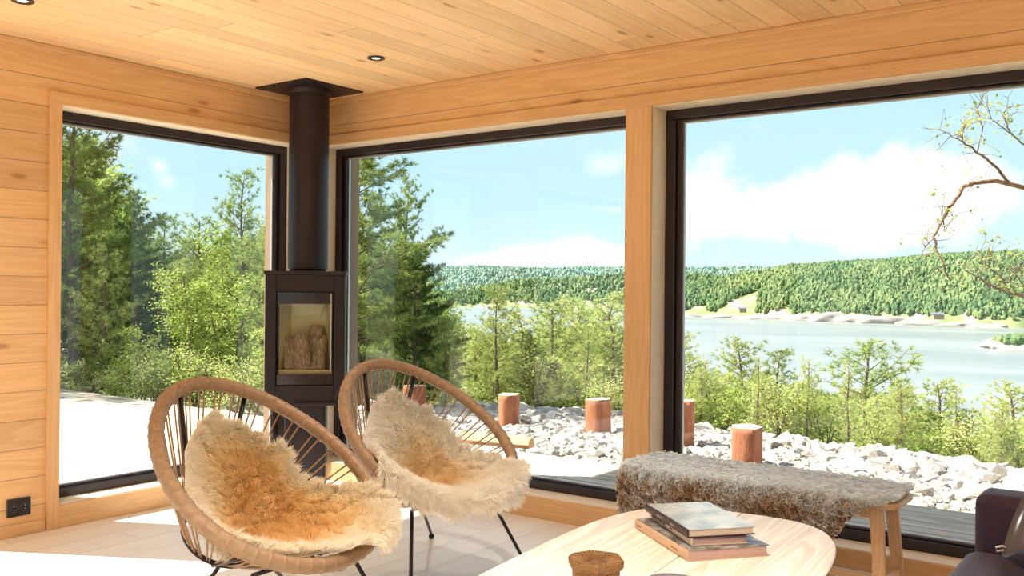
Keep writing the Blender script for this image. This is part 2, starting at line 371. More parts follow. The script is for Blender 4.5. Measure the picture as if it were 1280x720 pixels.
window(1, 'x', *W1, 0, -1); window(2, 'y', *W2, 0, 1); window(3, 'y', *W3, 0, 1); window(4, 'x', *W4, 0, -1)
window(5, 'x', *ADDED_W5, XR, 1); window(6, 'y', *ADDED_W6, YF, -1)  # both out of view, added for their daylight
# interior casings
CW = .06; P_ = .018
n_ = [3]
def trimb(m, *b):
    o = struct(G().box(*b).build('trim_%d' % n_[0], m, bevel=.002)); n_[0] += 1
trimb(M['trim_y'], 0, P_, W1[0]-CW, 0, HEAD, HEAD+CW)                      # head casing over the left window
trimb(M['trim_z'], 0, P_, W1[0]-CW, W1[0], 0, HEAD)                        # its left upright
trimb(M['trim_z'], 0, P_, W1[1], 0, SILL, HEAD)
trimb(M['trim_y'], 0, P_*.7, W1[0], 0, 0, SILL-.001)                       # board below the sill
trimb(M['trim_x'], P_, W3[1]+CW, -P_, 0, HEAD, HEAD+CW)
trimb(M['trim_z'], P_, W2[0], -P_, 0, SILL, HEAD)
trimb(M['trim_z'], W2[1], W3[0], -P_, 0, 0, HEAD)                          # post casing between the two lake windows
trimb(M['trim_x'], P_, W2[1], -P_*.7, 0, 0, SILL-.001)
trimb(M['trim_x'], W3[0], W3[1], -P_*.7, 0, 0, SILL-.001)
trimb(M['trim_z'], W3[1], W3[1]+CW, -P_, 0, 0, HEAD)
trimb(M['trim_z'], 0, P_, W4[1], W4[1]+CW, 0, HEAD+CW)

# recessed ceiling spots; those outside the view are added as fill light
for (x, y), lab, on in (((1.162, -.624), 'small round black recessed ceiling spot near the stove flue, lit', 1), ((.624, -2.155), 'round recessed ceiling spot cut by the top left corner of the view', 1),
        ((2.72, -1.5), 'added fill spot between the chairs and the coffee table, above the view', 1), ((3.2, -3.3), 'added fill spot over the foot of the coffee table, behind the camera view', 1), ((4.7, -2.4), 'added fill spot above the sofa, outside the view', 1), ((6.1, -1.6), 'added fill spot in the right part of the room, outside the view', 1),
        ((1.8, -5.2), 'added fill spot near the front left of the room, outside the view', 1), ((4.2, -5.4), 'added fill spot behind the camera', 1), ((6.2, -4.6), 'added fill spot at the front right of the room, outside the view', 1)):
    t = empty('ceiling_or_fill_spot', (x, y, H), 0, lab, 'ceiling light')
    g = G(); g.lathe([(.024, .0), (.044, -.001), (.046, -.005), (.043, -.008), (.03, -.008), (.025, -.002)], 32); g.build('trim_ring', M['plastic'], t, True)
    m, k = mat('lamp_lens'); e = k.n('ShaderNodeEmission'); e.inputs[0].default_value = (1, .85, .6, 1); e.inputs[1].default_value = 2.5; out(k, e.outputs[0])
    g = G(); g.lathe([(.0001, -.004), (.02, -.004), (.024, -.001)], 24); g.build('lens', m, t, True)
    l = bpy.data.lights.new('spot_glow', 'SPOT'); l.energy = DOWN_W if x < 1.5 else (FILL_SPOT_W if x > 3 or y < -5 else 75.); l.spot_size = math.radians(96); l.spot_blend = 1; l.color = (1, .93, .82); l.shadow_soft_size = .025
    lo = bpy.data.objects.new('spot_glow', l); C.objects.link(lo); lo.parent = t; lo.location = (0, 0, -.012)

# double socket on the left wall
t = empty('power_socket', (0, -1.852, .14), 0, 'black double power socket low on the left wall beside the window casing', 'socket')
G().box(0, .012, -.056, .056, -.043, .043).build('cover_plate', M['plastic'], t, bevel=.003)
for dy in (-.026, .026):
    g = G(); Mx = Matrix.Translation((.012, dy, 0)) @ Matrix.Rotation(PI/2, 4, 'Y')
    g.lathe([(.023, 0), (.023, .003), (.019, .003), (.018, -.002), (.0001, -.002)], 24); g.V = [np.array([(Mx @ Vector(v))[:] for v in g.V[0]])]
    o = g.build('socket_well', M['gloss'], t, True)
    g = G()
    for zz in (-.009, .009): g.ball((.0125, dy, zz), .0028, 8)
    g.build('contact', M['chrome'], o, True)

# ------------------------------------------------------------------ stove
def stove():
    t = empty('wood_stove', (.32, -.33, 0), -PI/4, 'tall black wood burning stove on a pedestal in the glazed corner', 'stove')
    # local: front = +x, width along y
    hw, hd = .226, .175; z0, z1 = .535, 1.285
    ow, oz0, oz1 = .163, .646, 1.19; gy0, gz0, gz1 = .155, .711, 1.118
    g = G(); th = .03
    g.box(-hd, hd-.02, -hw, -hw+th, z0, z1); g.box(-hd, hd-.02, hw-th, hw, z0, z1); g.box(-hd, -hd+.02, -hw+th, hw-th, z0, z1)
    g.box(-hd+.02, hd-.02, -hw+th, hw-th, z0, z0+.03); g.box(-hd+.02, hd-.02, -hw+th, hw-th, z1-.05, z1)
    g.build('body', M['steel'], t, bevel=.003)
    g = G()                                                      # front face with the door opening
    g.box(hd-.02, hd, -hw, -ow, z0, z1); g.box(hd-.02, hd, ow, hw, z0, z1); g.box(hd-.02, hd, -ow, ow, oz1, z1); g.box(hd-.02, hd, -ow, ow, z0, oz0)
    g.build('front_panel', M['steel'], t, bevel=.003)
    G().box(-hd-.005, hd+.012, -hw-.006, hw+.006, z1, z1+.022).build('top_plate', M['steel'], t, bevel=.004)
    d = G(); x0, x1 = hd-.045, hd-.012
    d.box(x0, x1, -ow+.003, ow-.003, gz1, oz1-.003); d.box(x0, x1, -ow+.003, ow-.003, oz0+.003, gz0); d.box(x0, x1, -ow+.003, -gy0, gz0, gz1); d.box(x0, x1, gy0, ow-.003, gz0, gz1)
    door = d.build('door', M['gloss'], t, bevel=.003)
    g = G(); xg = hd-.02; g.add([(xg, -gy0, gz0), (xg, gy0, gz0), (xg, gy0, gz1), (xg, -gy0, gz1)], np.array([(0, 1, 2, 3)])); g.build('door_glass', M['glass'], door)
    G().box(x1, x1+.022, gy0-.012, gy0-.006, gz0+.02, gz1+.06).build('door_handle', M['spacer'], door, bevel=.003)
    # firebox lining, open to the front
    f = G(); fx, by, bb = .0, .150, .105; xb = -.13; xf = .128
    f.add([(xf, -by, .70), (xb, -bb, .70), (xb, -bb, 1.17), (xf, -by, 1.17)], np.array([(0, 1, 2, 3)]))
    f.add([(xf, by, .70), (xb, bb, .70), (xb, bb, 1.17), (xf, by, 1.17)], np.array([(3, 2, 1, 0)]))
    f.add([(xb, -bb, .70), (xb, bb, .70), (xb, bb, 1.17), (xb, -bb, 1.17)], np.array([(0, 1, 2, 3)]))
    f.add([(xf, -by, .715), (xf, by, .715), (xb, bb, .715), (xb, -bb, .715)], np.array([(0, 1, 2, 3)]))
    f.add([(xf, -by, 1.165), (xf, by, 1.165), (xb, bb, 1.165), (xb, -bb, 1.165)], np.array([(3, 2, 1, 0)]))
    f.build('firebox_lining', M['verm'], t)
    bz = 1.045
    g = G(); g.prism([(-.105, 1.15), (-.085, bz+.012), (-.072, bz), (.072, bz), (.085, bz+.012), (.105, 1.15)], 0, .02, Mx=Matrix(((0, 0, 1, -.06), (1, 0, 0, 0), (0, 1, 0, 0), (0, 0, 0, 1))))
    g.build('smoke_baffle', M['verm'], t, bevel=.004)
    G().box(.112, .128, -.152, .152, .705, .735).build('log_retainer', simple('brass_coloured_sill', (.80, .62, .34), .4), t, bevel=.003)
    G().box(hd-.01, hd+.018, -.06, hw-.006, .532, .552).build('air_lever', M['steel'], t, bevel=.003)
    G().box(-.12, .10, -.118, .118, .0, .535).build('pedestal', M['steel'], t, bevel=.01)
    G().box(-.15, .14, -.15, .15, .0, .012).build('foot_plate', M['steel'], t, bevel=.003)
    g = G(); fx = -.04
    g.lathe([(.118, 1.323), (.118, 2.36)], 64, (fx, 0, 0)); g.build('flue_pipe', M['steel'], t, True)
    G().lathe([(.108, 1.307), (.108, 1.324), (.119, 1.324)], 64, (fx, 0, 0)).build('flue_collar', M['steel'], t, True)
    G().lathe([(.118, 2.36), (.126, 2.362), (.126, 2.396)], 64, (fx, 0, 0)).build('flue_collar', M['steel'], t, True)
    p = G().box(-.225, .225, -.225, .225, 2.392, 2.3995).build('ceiling_plate', M['steel'], t, bevel=.001)
    p.rotation_euler = (0, 0, PI/4); p.location = (-.049, 0, 0)
    return t
stv = stove()
def log_mesh(L, r, seed, n=18, top=None):
    q = np.random.RandomState(seed); m = 9; a = np.arange(n)*2*PI/n
    rr = r*(1+.12*np.sin(2*a+q.rand()*6)+.07*np.sin(5*a+q.rand()*6)); V = []
    for i in range(m): rr = rr*(1 if top is None else top**(1/(m-1))); V.append(np.stack([rr*np.cos(a)*(1+.02*q.randn(n)), rr*np.sin(a)*(1+.02*q.randn(n)), np.full(n, L*i/(m-1))], 1))
    V = np.concatenate(V + [np.array([[0, 0, 0], [0, 0, L]])]); i = np.arange(m-1)[:, None]; j = np.arange(n)[None]; j2 = (j+1) % n
    b = np.arange(n); bb = (b+1) % n
    g = G(); g.add(V, [np.stack([i*n+j, i*n+j2, (i+1)*n+j2, (i+1)*n+j], -1).reshape(-1, 4)], 0)
    g.F.append((np.concatenate([np.stack([b*0+m*n, bb, b], 1), np.stack([b*0+m*n+1, (m-1)*n+b, (m-1)*n+bb], 1)]), 1)); return g
stM = Matrix.Translation((.32, -.33, 0)) @ Matrix.Rotation(-PI/4, 4, 'Z')
for i, (yy, x0, x1, L, r, lab) in enumerate([(-.082, .07, -.04, .20, .040, 'split log leaning at the left side inside the stove'), (-.012, .085, -.02, .215, .046, 'front middle split log leaning inside the stove'),
        (.062, .07, -.03, .20, .042, 'split log leaning at the right side inside the stove'), (.02, -.01, -.09, .25, .045, 'dark topped log standing behind the others inside the stove')]):
    o = log_mesh(L*1.08, r*1.2, i+3, 18, .72).build('firewood_log', [M['firelog'], M['cut']], None, 'side')
    tag(o, lab, 'firewood')
    p0 = stM @ Vector((x0, yy, .722)); lean = math.atan2(x0-x1, L); o.matrix_world = Matrix.Translation(p0) @ Matrix.Rotation(-PI/4, 4, 'Z') @ Matrix.Rotation(-lean, 4, 'Y') @ Matrix.Rotation(-.12*np.sign(yy+.01), 4, 'X')

# ------------------------------------------------------------------ acapulco chairs
def mrope():
    m, k = mat('tan_wrapped_cord'); o = k.n('ShaderNodeTexCoord').outputs['Object']; n = k.noise(o, 60, 3)
    out(k, pbsdf(k, k.mix(n, (.21, .125, .065), (.37, .235, .135)), .5, 0, k.bump(n, .2, .002))); return m
M['rope'] = mrope()
M['cord'] = simple('tan_plastic_cord', (.36, .21, .11), .45)
CW_, CL_, CZF, CZB, EGG = .715, .68, .38, .876, .143
HC = np.array([0, 0, (CZF+CZB)/2]); HA = np.array([CL_/2, 0, (CZF-CZB)/2]); HB = np.array([0, 1, 0.]); HN = np.cross([HA[0], 0, HA[2]], [0, 1, 0.]); HN = np.array([-HA[2], 0, HA[0]])/math.hypot(HA[0], HA[2])
def hoop_pt(t, k_=1.): return HC + HA*np.cos(t)*k_ + HB*(np.sin(t)*(1+EGG*np.cos(t))*CW_/2*k_)
RC = HC - HN*.335 - HA/np.linalg.norm(HA)*.02
def ring_pt(t, r=.13): return RC + HA/np.linalg.norm(HA)*math.cos(t)*r + HB*math.sin(t)*r
def chair(name_label):
    t = empty('acapulco_chair', (0, 0, 0), 0, name_label, 'chair')
    N = 720; T = np.linspace(0, 2*PI, N, endpoint=False)
    P = np.array([hoop_pt(a) for a in T]); ph = (T*60/(2*PI)) % 1
    r = .0238 + .0008*np.abs(np.sin(T*180)) + np.where((ph < .12), .0022, 0)
    G().tube(P, r, 12, closed=True).build('hoop', M['rope'], t, True)
    G().tube([ring_pt(a) for a in np.linspace(0, 2*PI, 40, endpoint=False)], .009, 8, closed=True).build('seat_ring', M['rod'], t, True)
    NC = 60
    for i in range(NC):
        a = 2*PI*(i + (.18 if i % 2 else -.18))/NC
        p0, p1 = hoop_pt(a), ring_pt(a + .18); s_ = np.linspace(0, 1, 5)[:, None]; P = p0*(1-s_) + p1*s_; P[:, 2] -= .012*np.sin(PI*s_[:, 0])
        G().tube(P, .0032, 5, cap=False).build('cord', M['cord'], t, True)
    for a in (PI-.56, PI+.27):                                     # flat steel struts up the back
        p0, p1 = hoop_pt(a, .97), ring_pt(a); G().tube([p0-HN*.02, (p0+p1)/2-HN*.02-np.array([0.0, 0, .0]), p1-HN*.01], .0085, 6).build('back_strut', M['rod'], t, True)
    ux = HA/np.linalg.norm(HA)
    for a in (.75, -.75):
        p0, p1 = hoop_pt(a, .97), ring_pt(a); G().tube([p0-HN*.02, p1-HN*.012], .007, 6).build('seat_strut', M['rod'], t, True)
    return t
def add_legs(t, feet):
    for fx_, fy_ in feet:
        a = math.atan2(fy_, fx_+.1); top = np.array([.115*math.cos(a)-.09, .13*math.sin(a), .30])
        if fx_ > 0: top = np.array([.17, .20*np.sign(fy_), .355])
        foot = np.array([fx_, fy_, .022]); s_ = np.linspace(0, 1, 4)[:, None]
        l = G().tube(top*(1-s_)+foot*s_, .0075, 8).build('leg', M['rod'], t, True)
        G().ball(foot - [0, 0, .008], .0145, 12).build('ball_foot', M['rod'], l, True)
    G().tube([(.17, .20, .355), (.17, -.20, .355)], .007, 6).build('cross_rod', M['rod'], t, True)
CH1 = ((2.14, -2.10), math.radians(3)); CH2 = ((2.0, -1.16), math.radians(-10))
ch1 = chair('round tan corded lounge chair nearer the camera at left, under a honey coloured sheepskin')
ch2 = copy_tree(ch1); ch2['label'] = 'round tan corded lounge chair beside the stove, in front of the middle window'
def local(ch, X): 
    (x, y), ph = ch; dx, dy = X[0]-x, X[1]-y; return (dx*math.cos(ph)+dy*math.sin(ph), -dx*math.sin(ph)+dy*math.cos(ph))
def wrl(ch, l):
    (x, y), ph = ch; return (x+l[0]*math.cos(ph)-l[1]*math.sin(ph), y+l[0]*math.sin(ph)+l[1]*math.cos(ph))
f2 = [local(CH2, p) for p in ((2.16, -1.42), (2.24, -.77), (1.60, -.66), (1.62, -1.28))]
add_legs(ch1, [local(CH1, p) for p in ((2.36, -2.36), (2.38, -1.72), (1.72, -1.62), (1.66, -2.08))]); add_legs(ch2, f2)
for o, ch in ((ch1, CH1), (ch2, CH2)): o.location = (*ch[0], 0); o.rotation_euler = (0, 0, ch[1])

# sheepskins: a sheet that follows the basket and spills over the hoop, grown with wool
def mwool(name, cols, trans=.35):
    m, k = mat(name); at = k.n('ShaderNodeAttribute', attribute_name='tone').outputs['Fac']; tip = k.n('ShaderNodeAttribute', attribute_name='tip').outputs['Fac']
    isl = k.n('ShaderNodeNewGeometry').outputs['Random Per Island']
    x = k.m('ADD', at, k.m('MULTIPLY', k.m('SUBTRACT', isl, .5), .18)); x = k.m('SUBTRACT', x, k.m('MULTIPLY', tip, .10))
    col = k.ramp(x, cols)
    d = k.n('ShaderNodeBsdfDiffuse'); k.put(d.inputs[0], col); t = k.n('ShaderNodeBsdfTranslucent'); k.put(t.inputs[0], col)
    mx = k.n('ShaderNodeMixShader'); mx.inputs[0].default_value = trans; k.t.links.new(d.outputs[0], mx.inputs[1]); k.t.links.new(t.outputs[0], mx.inputs[2]); out(k, mx.outputs[0]); return m
M['wool'] = mwool('cream_and_honey_wool', [(.10, (.97, .92, .82)), (.5, (.98, .85, .60)), (.95, (.94, .71, .36))], .45)
M['wool_w'] = mwool('cream_wool', [(.10, (.98, .95, .89)), (.5, (.98, .90, .76)), (.95, (.95, .76, .46))], .45)
M['curl'] = mwool('brown_wool_sky_lit_grey', [(.0, (.92, .97, 1.)), (.20, (.84, .89, .93)), (.36, (.60, .58, .56)), (.55, (.66, .48, .32)), (.75, (.40, .25, .165)), (1., (.09, .055, .05))], .4)  # pale grey end stands in for skylight on the upper side
def vnoise(P, f, seed):
    """cheap smooth pseudo noise, sum of sines"""
    q = np.random.RandomState(seed); v = 0
    for i in range(6):
        d = q.randn(3)*f*(1+.5*i/3); v = v + np.sin(P@d + q.rand()*6.28)/(1+.3*i)
    return v/3
def set_attr(me, name, arr):
    a = me.attributes.new(name, 'FLOAT', 'POINT'); a.data.foreach_set('value', arr.astype(np.float32))
UX = HA/np.linalg.norm(HA); LA = np.linalg.norm(HA)
def basket(a, b):
    """a,b in metres in the hoop plane (a towards the front) -> point on the woven basket / over its rim"""
    t = np.arctan2(b/(CW_/2), a/LA); wid = 1+EGG*np.cos(t); rho = np.sqrt((a/LA)**2 + (b/(CW_/2)/wid)**2)
    rr = .30
    dep = np.where(rho < rr, .30, .30*(1-np.clip((rho-rr)/(1-rr), 0, 1)**1.0))
    dep = .30*(1-np.clip((rho-.05)/.95, 0, 1)**1.35)
    return rho, dep, t
def sheepskin(label, ch, outline, c0, seed, mname, strands, tonef):
    """outline: (rho, degrees) around the hoop plane, rho = 1 on the hoop; c0 = a centre in metres on that plane"""
    q = np.random.RandomState(seed)
    oa = np.array([(r_*math.cos(math.radians(t_))*LA, r_*math.sin(math.radians(t_))*(1+EGG*math.cos(math.radians(t_)))*CW_/2) for r_, t_ in outline]); c0 = np.array(c0)
    oa = np.vstack([oa, oa[:1]]); sl = np.concatenate([[0], np.cumsum(np.linalg.norm(np.diff(oa, axis=0), axis=1))]); sl /= sl[-1]
    na, nb = 50, 150; u = np.linspace(.02, 1, na); v = np.linspace(0, 1, nb)
    ox, oy = np.interp(v, sl, oa[:, 0]), np.interp(v, sl, oa[:, 1])
    for _ in range(3): ox[:-1] = (np.roll(ox[:-1], 1)+2*ox[:-1]+np.roll(ox[:-1], -1))/4; oy[:-1] = (np.roll(oy[:-1], 1)+2*oy[:-1]+np.roll(oy[:-1], -1))/4; ox[-1] = ox[0]; oy[-1] = oy[0]
    wob = 1+.018*np.sin(v*2*PI*13+seed)+.012*np.sin(v*2*PI*23); Uu = u[:, None]*np.ones(nb)
    a = c0[0]+Uu*((ox-c0[0])*wob)[None]; b = c0[1]+Uu*((oy-c0[1])*wob)[None]
    rho, dep, t = basket(a, b); k_ = np.minimum(rho, 1.06)/np.maximum(rho, 1e-6); aa, bb = a*k_, b*k_
    Pp = HC[None, None] + aa[..., None]*UX + bb[..., None]*HB - (dep-.012-.026*np.clip((rho-.72)/.28, 0, 1))[..., None]*HN
    Pp[..., 2] -= np.clip(rho-1.06, 0, None)*.36
    Pp = Pp + HN*((.010*vnoise(Pp.reshape(-1, 3), 14, seed)+.008).reshape(na, nb))[..., None]
    idx = np.arange(na*nb).reshape(na, nb); Fq = np.stack([idx[:-1, :-1], idx[1:, :-1], idx[1:, 1:], idx[:-1, 1:]], -1).reshape(-1, 4)
    V0 = Pp.reshape(-1, 3); du = np.gradient(Pp, axis=0); dv = np.gradient(Pp, axis=1); Nn = np.cross(du, dv); Nn /= np.linalg.norm(Nn, axis=2)[..., None]+1e-9
    if (Nn@HN).mean() < 0: Nn = -Nn
    area = np.linalg.norm(np.cross(du, dv), axis=2); area[-3:] *= 1.5; area = area.ravel()/area.sum()
    pick = q.choice(len(V0), strands, p=area); i, j = pick // nb, pick % nb
    fi = np.clip(i + q.rand(strands)-.5, 0, na-1.001); fj = (j + q.rand(strands)-.5) % (nb-1.001)
    i0, j0 = fi.astype(int), fj.astype(int); wi, wj = (fi-i0)[:, None], (fj-j0)[:, None]
    def bil(A): return A[i0, j0]*(1-wi)*(1-wj) + A[i0+1, j0]*wi*(1-wj) + A[i0, j0+1]*(1-wi)*wj + A[i0+1, j0+1]*wi*wj
    P0 = bil(Pp); Nr = bil(Nn); Nr /= np.linalg.norm(Nr, axis=1)[:, None]; Ud = bil(du); Ud /= np.linalg.norm(Ud, axis=1)[:, None]+1e-9
    uu = fi/(na-1); edge = np.clip((uu-.86)/.14, 0, 1)
    cell = np.floor(P0*34 + 200).astype(int); h = (cell[:, 0]*73856093 ^ cell[:, 1]*19349663 ^ cell[:, 2]*83492791) % 4096
    cd = np.random.RandomState(5).randn(4096, 3)[h]; cc = (cell+.5-200)/34
    L = (.030 + .012*q.rand(strands))*(1 + .25*edge)
    d = Nr*.85 + cd*.13 + Ud*(.85*edge)[:, None] + np.array([0, 0, -.15]) + q.randn(strands, 3)*.16; d /= np.linalg.norm(d, axis=1)[:, None]
    d2 = d*.8 + cd*.19 + np.array([0, 0, -.50]) + q.randn(strands, 3)*.18 + Nr*.25 + Ud*(.3*edge)[:, None]; d2 /= np.linalg.norm(d2, axis=1)[:, None]
    pull = (cc-P0)*.30
    p1 = P0 + d*L[:, None]*.55 + pull*.5; p2 = p1 + d2*L[:, None]*.5 + pull*.5
    sd = np.cross(d, q.randn(strands, 3)); sd /= np.linalg.norm(sd, axis=1)[:, None]; w = .0016
    Vs = np.stack([P0-sd*w, P0+sd*w, p1-sd*w*.8, p1+sd*w*.8, p2], 1).reshape(-1, 3); kk = np.arange(strands)[:, None]*5
    g = G(); g.add(V0 - (Nn*.002).reshape(-1, 3), Fq, 0); g.add(Vs, [kk + np.array([0, 1, 3, 2]), kk + np.array([2, 3, 4])], 0)
    o = g.build('sheepskin', M[mname], None, True); tag(o, label, 'sheepskin')
    ab = np.stack([bil(a[..., None])[:, 0], bil(b[..., None])[:, 0]], 1)
    tone_s = tonef(uu, ab[:, 0], ab[:, 1]) + .10*vnoise(P0, 20, seed+3) + .05*cd[:, 0]
    tone = np.concatenate([tonef(Uu.ravel(), a.ravel(), b.ravel()) + .2, np.repeat(tone_s, 5)]); tip = np.concatenate([V0[:, 0]*0, np.tile([0, 0, .5, .5, 1.], strands)])
    set_attr(o.data, 'tone', np.clip(tone, 0, 1)); set_attr(o.data, 'tip', tip)
    o.location = (*ch[0], 0); o.rotation_euler = (0, 0, ch[1]); return o
def gsn(a, b, a0, b0, sa, sb): return np.exp(-((a-a0)/sa)**2-((b-b0)/sb)**2)
sk1 = sheepskin('long haired honey and cream sheepskin spread in the nearer lounge chair', CH1,
          [(.70, 200), (.76, 180), (.75, 156), (.73, 132), (.74, 114), (.64, 102), (.68, 82), (.80, 70), (.92, 60), (1.0, 50), (1.12, 40), (1.14, 28), (1.06, 14), (.97, 0), (.93, 345), (.90, 325), (.82, 305), (.68, 280), (.58, 250), (.62, 222)],
          (.04, .02), 4, 'wool', 60000, lambda u, a, b: .12 + .75*np.clip(gsn(a, b, -.05, .12, .34, .16)+gsn(a, b, .14, .04, .16, .2), 0, 1)*(1-.85*np.clip((u-.80)/.15, 0, 1)))
fl = [atd(264, 672, 3.20), atd(276, 650, 3.25), atd(300, 640, 3.28), atd(330, 690, 3.22), atd(318, 706, 3.15), atd(290, 702, 3.12)]
g = G(); F0 = np.array(fl); g.add(np.vstack([F0, F0+[.006, .006, 0]]), [np.array([[0, 1, 2, 3, 4, 5]]), np.array([[11, 10, 9, 8, 7, 6]]), np.array([[i_, (i_+1) % 6, (i_+1) % 6+6, i_+6] for i_ in range(6)])])
qf_ = np.random.RandomState(2); K = 1600; t_ = qf_.rand(K)*3.2; i_ = t_.astype(int) % 6; w_ = (t_-t_.astype(int))[:, None]; P0_ = F0[(i_+5) % 6]*(1-w_)+F0[i_]*w_+qf_.randn(K, 3)*.006; d_ = np.array([-.4, -.3, -.5])+qf_.randn(K, 3)*.55; d_ /= np.linalg.norm(d_, axis=1)[:, None]; e_ = np.cross(d_, qf_.randn(K, 3)); e_ /= np.linalg.norm(e_, axis=1)[:, None]
g.add(np.stack([P0_-e_*.0016, P0_+e_*.0016, P0_+d_*.03], 1).reshape(-1, 3), np.arange(3*K).reshape(-1, 3), 1)
flo = g.build('hanging_flap', [simple('bare_tan_hide', (.80, .58, .38), .7), simple('cream_tuft', (.92, .84, .70), .8)], sk1); flo['label'] = 'bare tan hide side'
flo.matrix_parent_inverse = (Matrix.Translation((*CH1[0], 0)) @ Matrix.Rotation(CH1[1], 4, 'Z')).inverted()
sheepskin('fluffy cream sheepskin draped over the front rim of the lounge chair beside the stove', CH2,
          [(.66, 204), (.73, 186), (.74, 164), (.71, 135), (.71, 111), (.64, 93), (.71, 75), (.83, 58), (1.0, 46), (1.14, 36), (1.18, 18), (1.14, 0), (1.18, 340), (1.24, 318), (1.15, 302), (.95, 285), (.72, 262), (.62, 235), (.62, 215)],
          (.06, .0), 9, 'wool_w', 60000, lambda u, a, b: .06 + .75*np.clip(gsn(a, b, .02, .10, .20, .15)+.6*gsn(a, b, .17, .05, .10, .16), 0, 1)*(1-np.clip((u-.78)/.15, 0, 1)))

# ------------------------------------------------------------------ coffee table
TT = (3.40, -1.80); TR = math.radians(5.7); TZ = .45
t = empty('coffee_table', (*TT, 0), TR, 'large pale oak coffee table with rounded top made of two halves', 'table')
def sup(hx, hy, n=3.3, m=120):
    a = np.arange(m)*2*PI/m; c, s_ = np.cos(a), np.sin(a)
    return np.stack([hx*np.sign(c)*np.abs(c)**(2/n), hy*np.sign(s_)*np.abs(s_)**(2/n)], 1)
for sgn in (-1, 1):
    g = G(); rings = []
    for hx, hy, z in ((.36, .76, TZ-.032), (.385, .785, TZ-.020), (.398, .798, TZ-.006), (.395, .795, TZ-.001), (.390, .790, TZ)):
        p = sup(hx, hy); m = (p[:, 0]*sgn >= -1e-6); ang = np.arctan2(p[m][:, 1], p[m][:, 0]*sgn); q = p[m][np.argsort(ang)]
        q[:, 0] = np.where(q[:, 0]*sgn < .0022, sgn*.0022, q[:, 0]); q = np.vstack([[sgn*.0022, -hy], q[1:-1], [sgn*.0022, hy]])
        rings.append(np.column_stack([q, np.full(len(q), z)]))
    n = len(rings[0]); V = np.concatenate(rings); b = np.arange(n); bb = (b+1) % n; Fs = []
    for r_ in range(len(rings)-1): Fs.append(np.stack([r_*n+b, r_*n+bb, (r_+1)*n+bb, (r_+1)*n+b], 1))
    g.add(V, Fs+[np.array([list(range(n))[::-1]]), np.array([list(range((len(rings)-1)*n, len(rings)*n))])]); g.build('tabletop_half', M['oak'], t)
for x in (-.27, .27):
    for y in (-.62, .62):
        g = G(); g.tube([(x, y, .418), (x*1.08, y*1.05, 0)], [.026, .017], 16); g.build('leg', M['oak_z'], t, True)
G().box(-.27, .27, -.63, -.60, .38, .419).box(-.27, .27, .60, .63, .38, .419).box(-.015, .015, -.6, .6, .385, .417).build('underframe', M['oak_z'], t, bevel=.003)

# books
def mcover(name, a, b, scale, rough=.35, text=None):
    m, k = mat(name); o = k.n('ShaderNodeTexCoord').outputs['Object']; n = k.noise(o, scale, 4, .6)
    out(k, pbsdf(k, k.ramp(n, [(.38, a), (.62, b)]), rough)); return m
def spine_marks(words, h, y0, x, zc, m_, parent):
    """illegible printing: rows of tiny upright strokes grouped like words, running from y0 towards the foot of the spine"""
    g = G(); y = y0; q = np.random.RandomState(len(words)*7+words[0])
    for n in words:
        for _ in range(n):
            w = h*q.uniform(.35, .6); a = q.uniform(.75, 1.)*h/2; g.box(x-.0003, x+.0003, y-w, y, zc-a, zc+a); y -= w+h*.22
        y -= h*.6
    g.build('spine_lettering', m_, parent)
def book(label, c, rz, L, Wd, T, z, m_cover, m_spine, m_page, txt=None, txtm=None, tsize=.011):
    """spine along local y at x=-Wd/2"""
    t = empty('book', (c[0], c[1], z), rz, label, 'book')
    ct = .0028
    G().box(-Wd/2, Wd/2, -L/2, L/2, T-ct, T).build('front_cover', m_cover, t, bevel=.0008)
    G().box(-Wd/2, Wd/2, -L/2, L/2, 0, ct).build('back_cover', m_spine, t, bevel=.0008)
    g = G(); n = 7; a = np.linspace(-PI/2, PI/2, n); pts = [(-Wd/2-.004*math.cos(x), T/2+T/2*math.sin(x)) for x in a] + [(-Wd/2+.003, T), (-Wd/2+.003, 0)]
    g.prism(pts, -L/2, L/2, Mx=Matrix(((1, 0, 0, 0), (0, 0, 1, 0), (0, 1, 0, 0), (0, 0, 0, 1)))); g.build('spine', m_spine, t)
    G().box(-Wd/2+.003, Wd/2-.006, -L/2+.004, L/2-.004, ct, T-ct).build('page_block', m_page, t)
    if txt:
        for s_, yy, sz in txt: spine_marks(s_, sz, yy, -Wd/2-.0041, T/2, txtm, t)
    return t
mpg = simple('cream_pages', (.70, .60, .50), .8, var=.2, scale=200); mpg2 = simple('rosy_pages', (.55, .38, .35), .8, var=.15, scale=200); mink = simple('dark_ink', (.05, .04, .04), .5)
def bookpose(pl, pc, pr, z):
    A, B_, D_ = atz(*pl, z), atz(*pc, z), atz(*pr, z); L = np.linalg.norm(B_-A); Wd = np.linalg.norm(D_-B_); yd = (A-B_)/L; c = (A + D_)/2
    return c, math.atan2(yd[1], yd[0])-PI/2, L, Wd
c, rz, L, Wd = bookpose((798, 662), (864, 704), (957, 692), TZ)
book('largest book at the bottom of the stack, tan spine and dark picture cover', c, rz, L, Wd, .030, TZ+.0005, mcover('dark_picture_cover', (.06, .055, .055), (.42, .42, .42), 26), simple('tan_spine', (.62, .43, .29), .5), mpg2,
     [((7,), L*.44, .006), ((5, 6), -L*.22, .006)], simple('brown_ink', (.35, .2, .12), .5))
c, rz, L, Wd = bookpose((815, 647), (867, 684), (932, 678), TZ+.031)
book('middle book of the stack with a cream spine and black title', c, rz, L, Wd, .022, TZ+.031, mcover('plum_cover', (.10, .05, .07), (.14, .08, .10), 20), simple('cream_spine', (.72, .62, .50), .5), mpg2,
     [((7, 2, 4, 3), L*.44, .0095), ((8,), -L*.02, .0045)], mink)
c, rz, L, Wd = bookpose((814, 642), (867, 676), (937, 665), TZ+.0535)
